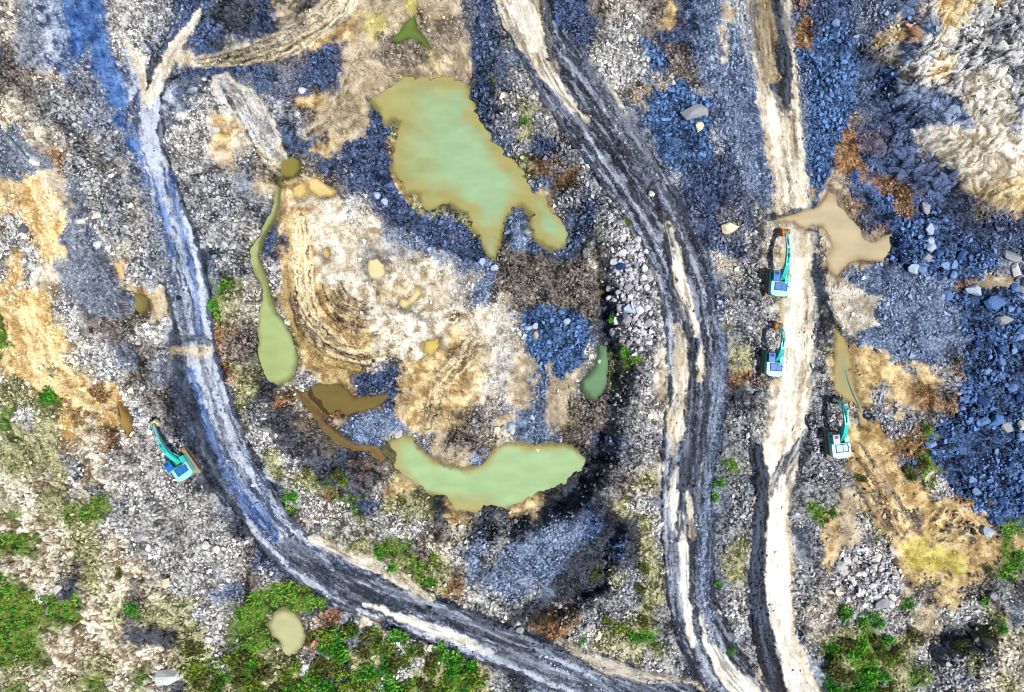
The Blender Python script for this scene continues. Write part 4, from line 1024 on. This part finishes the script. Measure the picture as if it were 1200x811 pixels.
def excavator(px, py, heading, scale, label, boomtip, armtip, swing, paint_top, panel, cabroof, bucket_mat, seat=None, bx_off=.32):
    X, Y, Z = ground(px, py)
    zs = [ground(px + a, py + b)[2] for a in (-9, 0, 9) for b in (-12, 0, 12)]; Z = float(np.mean(zs)) + .02
    e = bpy.data.objects.new('excavator', None); C.objects.link(e); e.location = (X, Y, Z)
    e.rotation_euler = (0, 0, math.radians(heading)); e.scale = (scale,) * 3; e['label'] = label; e['category'] = 'excavator'; e['group'] = 'turquoise excavators working in the quarry'
    # tracks (kept under the house, the house may be swung a little)
    for s in (-1, 1):
        x0, x1 = (s*1.66, s*1.06)
        x0, x1 = min(x0, x1), max(x0, x1)
        prof = []
        for k in range(9): a = math.pi/2 + math.pi*k/8; prof.append((-1.72 + .42*math.cos(a), .44 + .42*math.sin(a)))
        for k in range(9): a = -math.pi/2 + math.pi*k/8; prof.append((1.72 + .42*math.cos(a), .44 + .42*math.sin(a)))
        bm = bmesh.new(); prism(bm, prof, x0, x1)
        # grousers along the belt
        n = 46; per = []; pl_ = [Vector(p) for p in prof] + [Vector(prof[0])]
        tot = sum((b-a).length for a, b in zip(pl_[:-1], pl_[1:]))
        for k in range(n):
            t = tot*k/n; acc = 0
            for a, b in zip(pl_[:-1], pl_[1:]):
                L = (b-a).length
                if acc + L >= t:
                    p = a + (b-a)*((t-acc)/L); dv = (b-a).normalized(); nn = Vector((dv.y, -dv.x)); nn = nn if (p + nn*.1 - Vector((0, .44))).length > (p - Vector((0, .44))).length else -nn
                    q = [p - dv*.028 - nn*.02, p + dv*.028 - nn*.02, p + dv*.018 + nn*.055, p - dv*.018 + nn*.055]
                    prism(bm, [(v.x, v.y) for v in q], x0 - .015, x1 + .015); break
                acc += L
        tr = emit(bm, 'track', M_track, e, 0)
        bm = bmesh.new(); xo = s*1.68
        bx(bm, min(xo, xo - s*.05), max(xo, xo - s*.05), -1.5, 1.5, .3, .6); emit(bm, 'track_frame', M_darkpan, tr, .02)
        for yy_ in (-1.72, 1.72):
            bm = bmesh.new(); rod(bm, (s*1.60, yy_, .44), (s*1.70, yy_, .44), .3, 16); emit(bm, 'wheel', M_steel, tr, 0)
    bm = bmesh.new(); bx(bm, -1.1, 1.1, -.8, .8, .35, .8); rod(bm, (0,0,.78), (0,0,1.05), .62, 24); emit(bm, 'undercarriage', M_darkpan, e, .03)
    # upper part
    def rel(*a): return a
    bm = bmesh.new(); plan(bm, [(-1.38,-1.55),(1.38,-1.55),(1.38,1.2),(.62,1.25),(.62,.9),(.02,.9),(.02,1.25),(-1.38,1.45)], 1.05, 1.28); emit(bm, 'deck', M_teal, e, .02)
    bm = bmesh.new(); plan(bm, [(-1.36,-1.3),(-1.3,-1.72),(-1.02,-1.98),(-.5,-2.1),(.5,-2.1),(1.02,-1.98),(1.3,-1.72),(1.36,-1.3)], 1.10, 2.12); emit(bm, 'counterweight', paint_top, e, .07)
    bm = bmesh.new(); plan(bm, [(-1.34,-1.28),(1.34,-1.28),(1.34,.05),(-1.34,.05)], 1.29, 2.16); hood = emit(bm, 'engine_hood', paint_top, e, .06)
    bm = bmesh.new(); plan(bm, [(-.78,-1.14),(.92,-1.14),(.92,-.36),(.66,-.14),(-.78,-.14)], 2.15, 2.22); pn = emit(bm, 'hood_panel', panel, hood, .02)
    bm = bmesh.new()
    for a_ in ((-.84, -.76, -1.2, -.08), (.93, 1.0, -1.2, -.08), (-.84, 1.0, -1.24, -1.15), (-.84, 1.0, -.12, -.04), (.2, .24, -1.1, -.2)): bx(bm, *a_, 2.15, 2.26)
    emit(bm, 'panel_frame', M_darkpan, pn, 0)
    bm = bmesh.new(); rod(bm, (1.08,-.55,2.1), (1.08,-.55,2.5), .07, 12); emit(bm, 'exhaust_pipe', M_darkpan, hood, 0)
    bm = bmesh.new(); bx(bm, .66, 1.34, .08, 1.15, 1.29, 1.95); emit(bm, 'tool_box', M_teal if paint_top is M_pale else paint_top, e, .05)
    bm = bmesh.new(); bx(bm, -.05, .6, .07, .45, 1.29, 1.62); emit(bm, 'swing_motor', M_darkpan, e, .03)
    bm = bmesh.new()
    for x in (.74, 1.26): rod(bm, (x, .2, 1.9), (x, .2, 2.5), .018, 6); rod(bm, (x, 1.1, 1.9), (x, 1.1, 2.5), .018, 6)
    rod(bm, (.74,.2,2.5), (.74,1.1,2.5), .018, 6); rod(bm, (1.26,.2,2.5), (1.26,1.1,2.5), .018, 6); emit(bm, 'handrail', M_steel, e, 0)
    # cab
    bm = bmesh.new(); prism(bm, [(.1,1.29),(1.62,1.29),(1.78,1.75),(1.5,2.82),(.1,2.82)], -1.36, -.42); cab = emit(bm, 'cab', M_teal, e, .06)
    bm = bmesh.new(); bx(bm, -1.38, -.40, .06, 1.52, 2.825, 2.90); emit(bm, 'cab_roof', cabroof, cab, .03)
    bm = bmesh.new(); bx(bm, -1.18, -.6, .95, 1.4, 2.895, 2.925); emit(bm, 'roof_hatch', M_glass if seat is None else seat, cab, .01)
    bm = bmesh.new(); prism(bm, [(1.66,1.55),(1.80,1.76),(1.56,2.70),(1.42,2.70)], -1.28, -.5); emit(bm, 'windscreen', M_glass, cab, .01)
    for x in (-1.375, -.415):
        bm = bmesh.new(); prism(bm, [(.25,1.85),(1.5,1.85),(1.38,2.68),(.25,2.68)], x - .012, x + .012); emit(bm, 'window', M_glass, cab, 0)
    # boom (foot sits between cab and tool box)
    by, bz = boomtip; f = (.55, 1.62); L = by - f[0]
    pts = [f, (f[0] + L*.22, f[1] + (bz-f[1])*.45 + .3), (f[0] + L*.45, f[1] + (bz-f[1])*.8 + .4), (f[0] + L*.7, bz + .22), boomtip]
    c = bx_off
    bm = bmesh.new(); beam(bm, pts, [.42,.62,.74,.56,.36], c - .29, c + .29); boom = emit(bm, 'boom', M_teal, e, .03)
    for s in (-1, 1):
        m = pts[2]; a = (c + s*.40, 1.05, 1.30); b = (c + s*.40, m[0], m[1] - .1); mid = tuple(a[i] + (b[i]-a[i])*.6 for i in range(3))
        bm = bmesh.new(); rod(bm, a, mid, .085); cy = emit(bm, 'boom_cylinder', M_teal, boom, 0)
        bm = bmesh.new(); rod(bm, mid, b, .05); emit(bm, 'piston_rod', M_chrome, boom, 0)
    bm = bmesh.new()
    for s in (-.08, .08): 
        for a, b in zip(pts[:-1], pts[1:]): rod(bm, (c+s, a[0], a[1]+.33), (c+s, b[0], b[1]+.33), .025, 6)
    emit(bm, 'hydraulic_hose', M_darkpan, boom, 0)
    # arm
    ay, az_ = armtip; d = Vector((ay - by, az_ - bz)).normalized()
    back = (by - d.x*.85, bz - d.y*.85)
    bm = bmesh.new(); beam(bm, [back, (by, bz), (by + (ay-by)*.5, bz + (az_-bz)*.5), armtip], [.22,.56,.40,.26], c - .24, c + .24); arm = emit(bm, 'arm', paint_top, e, .02)
    a = (c, pts[2][0] + .2, pts[2][1] + .48); b = (c, back[0], back[1] + .12); mid = tuple(a[i] + (b[i]-a[i])*.62 for i in range(3))
    bm = bmesh.new(); rod(bm, a, mid, .08); emit(bm, 'arm_cylinder', M_teal, arm, 0)
    bm = bmesh.new(); rod(bm, mid, b, .045); emit(bm, 'piston_rod', M_chrome, arm, 0)
    n = Vector((-d.y, d.x)); n = n if n.x > 0 else -n            # forward side of the arm
    p1 = Vector((by, bz)) + d*.35 + n*.30; p2 = Vector(armtip) - d*.55 + n*.34
    bm = bmesh.new(); rod(bm, (c, p1.x, p1.y), (c, (p1.x+p2.x)/2, (p1.y+p2.y)/2), .07); rod(bm, (c, (p1.x+p2.x)/2, (p1.y+p2.y)/2), (c, p2.x, p2.y), .04)
    for s in (-.17, .17): rod(bm, (c+s, p2.x, p2.y), (c+s, *(Vector(armtip) - d*.35)), .035); rod(bm, (c+s, p2.x, p2.y), (c+s, *(Vector(armtip) + n*.38)), .035)
    emit(bm, 'bucket_linkage', M_steel, arm, 0)
    # bucket: an open curled shell
    o = Vector(armtip); prof = []
    ang0 = math.radians(80 + swing)
    for k in range(9):
        a = ang0 - math.radians(230) * k / 8
        prof.append(o + Vector((0, -.55)) + Vector((math.cos(a), math.sin(a))) * (.56 if k else .5))
    inner = [o + Vector((0, -.55)) + (p - o - Vector((0, -.55))) * .88 for p in prof]
    wd = .58; bm = bmesh.new(); prism(bm, [(p.x, p.y) for p in prof] + [(p.x, p.y) for p in inner[::-1]], c - wd, c + wd)
    for s in (-1, 1): prism(bm, [(p.x, p.y) for p in prof], c + s*wd - .025, c + s*wd + .025)
    for s in (-.17, .17): prism(bm, [(o.x - .12, o.y + .08), (o.x + .42, o.y + .06), (o.x + .45, o.y - .12), (o.x - .15, o.y - .15)], c + s - .03, c + s + .03)
    bk = emit(bm, 'bucket', bucket_mat, e, 0)
    lip = prof[-1]; dl = (prof[-1] - prof[-2]).normalized()
    for k in range(5):
        x = c - .48 + k*.24; bm = bmesh.new(); q = lip + dl*.2; nn = Vector((-dl.y, dl.x))*.04
        prism(bm, [(lip.x+nn.x, lip.y+nn.y), (q.x, q.y), (lip.x-nn.x, lip.y-nn.y)], x - .05, x + .05); emit(bm, 'tooth', M_steel, bk, 0)
    return e
excavator(908.5, 332, -5, 1.1, 'turquoise excavator with blue roof and orange bucket, northernmost of those beside the cream road', (4.9, 3.1), (7.5, 1.9), 0, M_pale, M_blue, M_blue, M_orange)
excavator(903.5, 425, -4, 1.05, 'turquoise excavator with orange bucket drawn in close, parked second along the cream road', (4.5, 3.4), (5.8, 1.8), -20, M_pale, M_blue, M_blue, M_orange)
excavator(978, 518, 6, 1.12, 'turquoise excavator with raised boom and dark bucket, right of the cream road by yellow mud', (6.0, 3.3), (6.3, 1.5), -40, M_pale, M_greypan, M_greypan, M_dkbuck, M_red, .45)
excavator(215, 545, 35, 1.08, 'turquoise excavator with cream bucket beside the pale blue road on the left slope', (4.9, 3.1), (7.4, 1.9), 0, M_pale, M_blue, M_blue, M_cream)

# ------------------------------------------------------------------ hose on the left slope
def hose(name, pts, r, mat, label, cat):
    cu = bpy.data.curves.new(name, 'CURVE'); cu.dimensions = '3D'; sp = cu.splines.new('POLY'); sp.points.add(len(pts) - 1)
    for p, (x, y) in zip(sp.points, pts): X, Y, Z = ground(x, y); p.co = (X, Y, Z + r * 1.5, 1)
    cu.bevel_depth = r; cu.bevel_resolution = 3
    o = bpy.data.objects.new(name, cu); C.objects.link(o)
    me = bpy.data.meshes.new_from_object(o.evaluated_get(bpy.context.evaluated_depsgraph_get())); bpy.data.objects.remove(o)
    me.materials.clear(); me.materials.append(mat); o = bpy.data.objects.new(name, me); C.objects.link(o); o['label'] = label; o['category'] = cat
hose('hose', [(8,157),(14,162),(20,169),(27,177),(33,184),(38,189)], .12, pmat('dark_green_hose', (.02,.07,.07), .5), 'dark green hose running down the grey slope to a round white boulder', 'hose')
hose('hose', [(991,432),(995,448),(1000,462),(1005,472),(1009,484)], .10, pmat('blue_hose', (.05,.12,.18), .5), 'blue grey hose lying in the olive stream right of the eastern excavator', 'hose')
print('verts', NX * NY, 'small', len(small[0]), 'medium', len(medium[0]), 'large', len(large[0]))
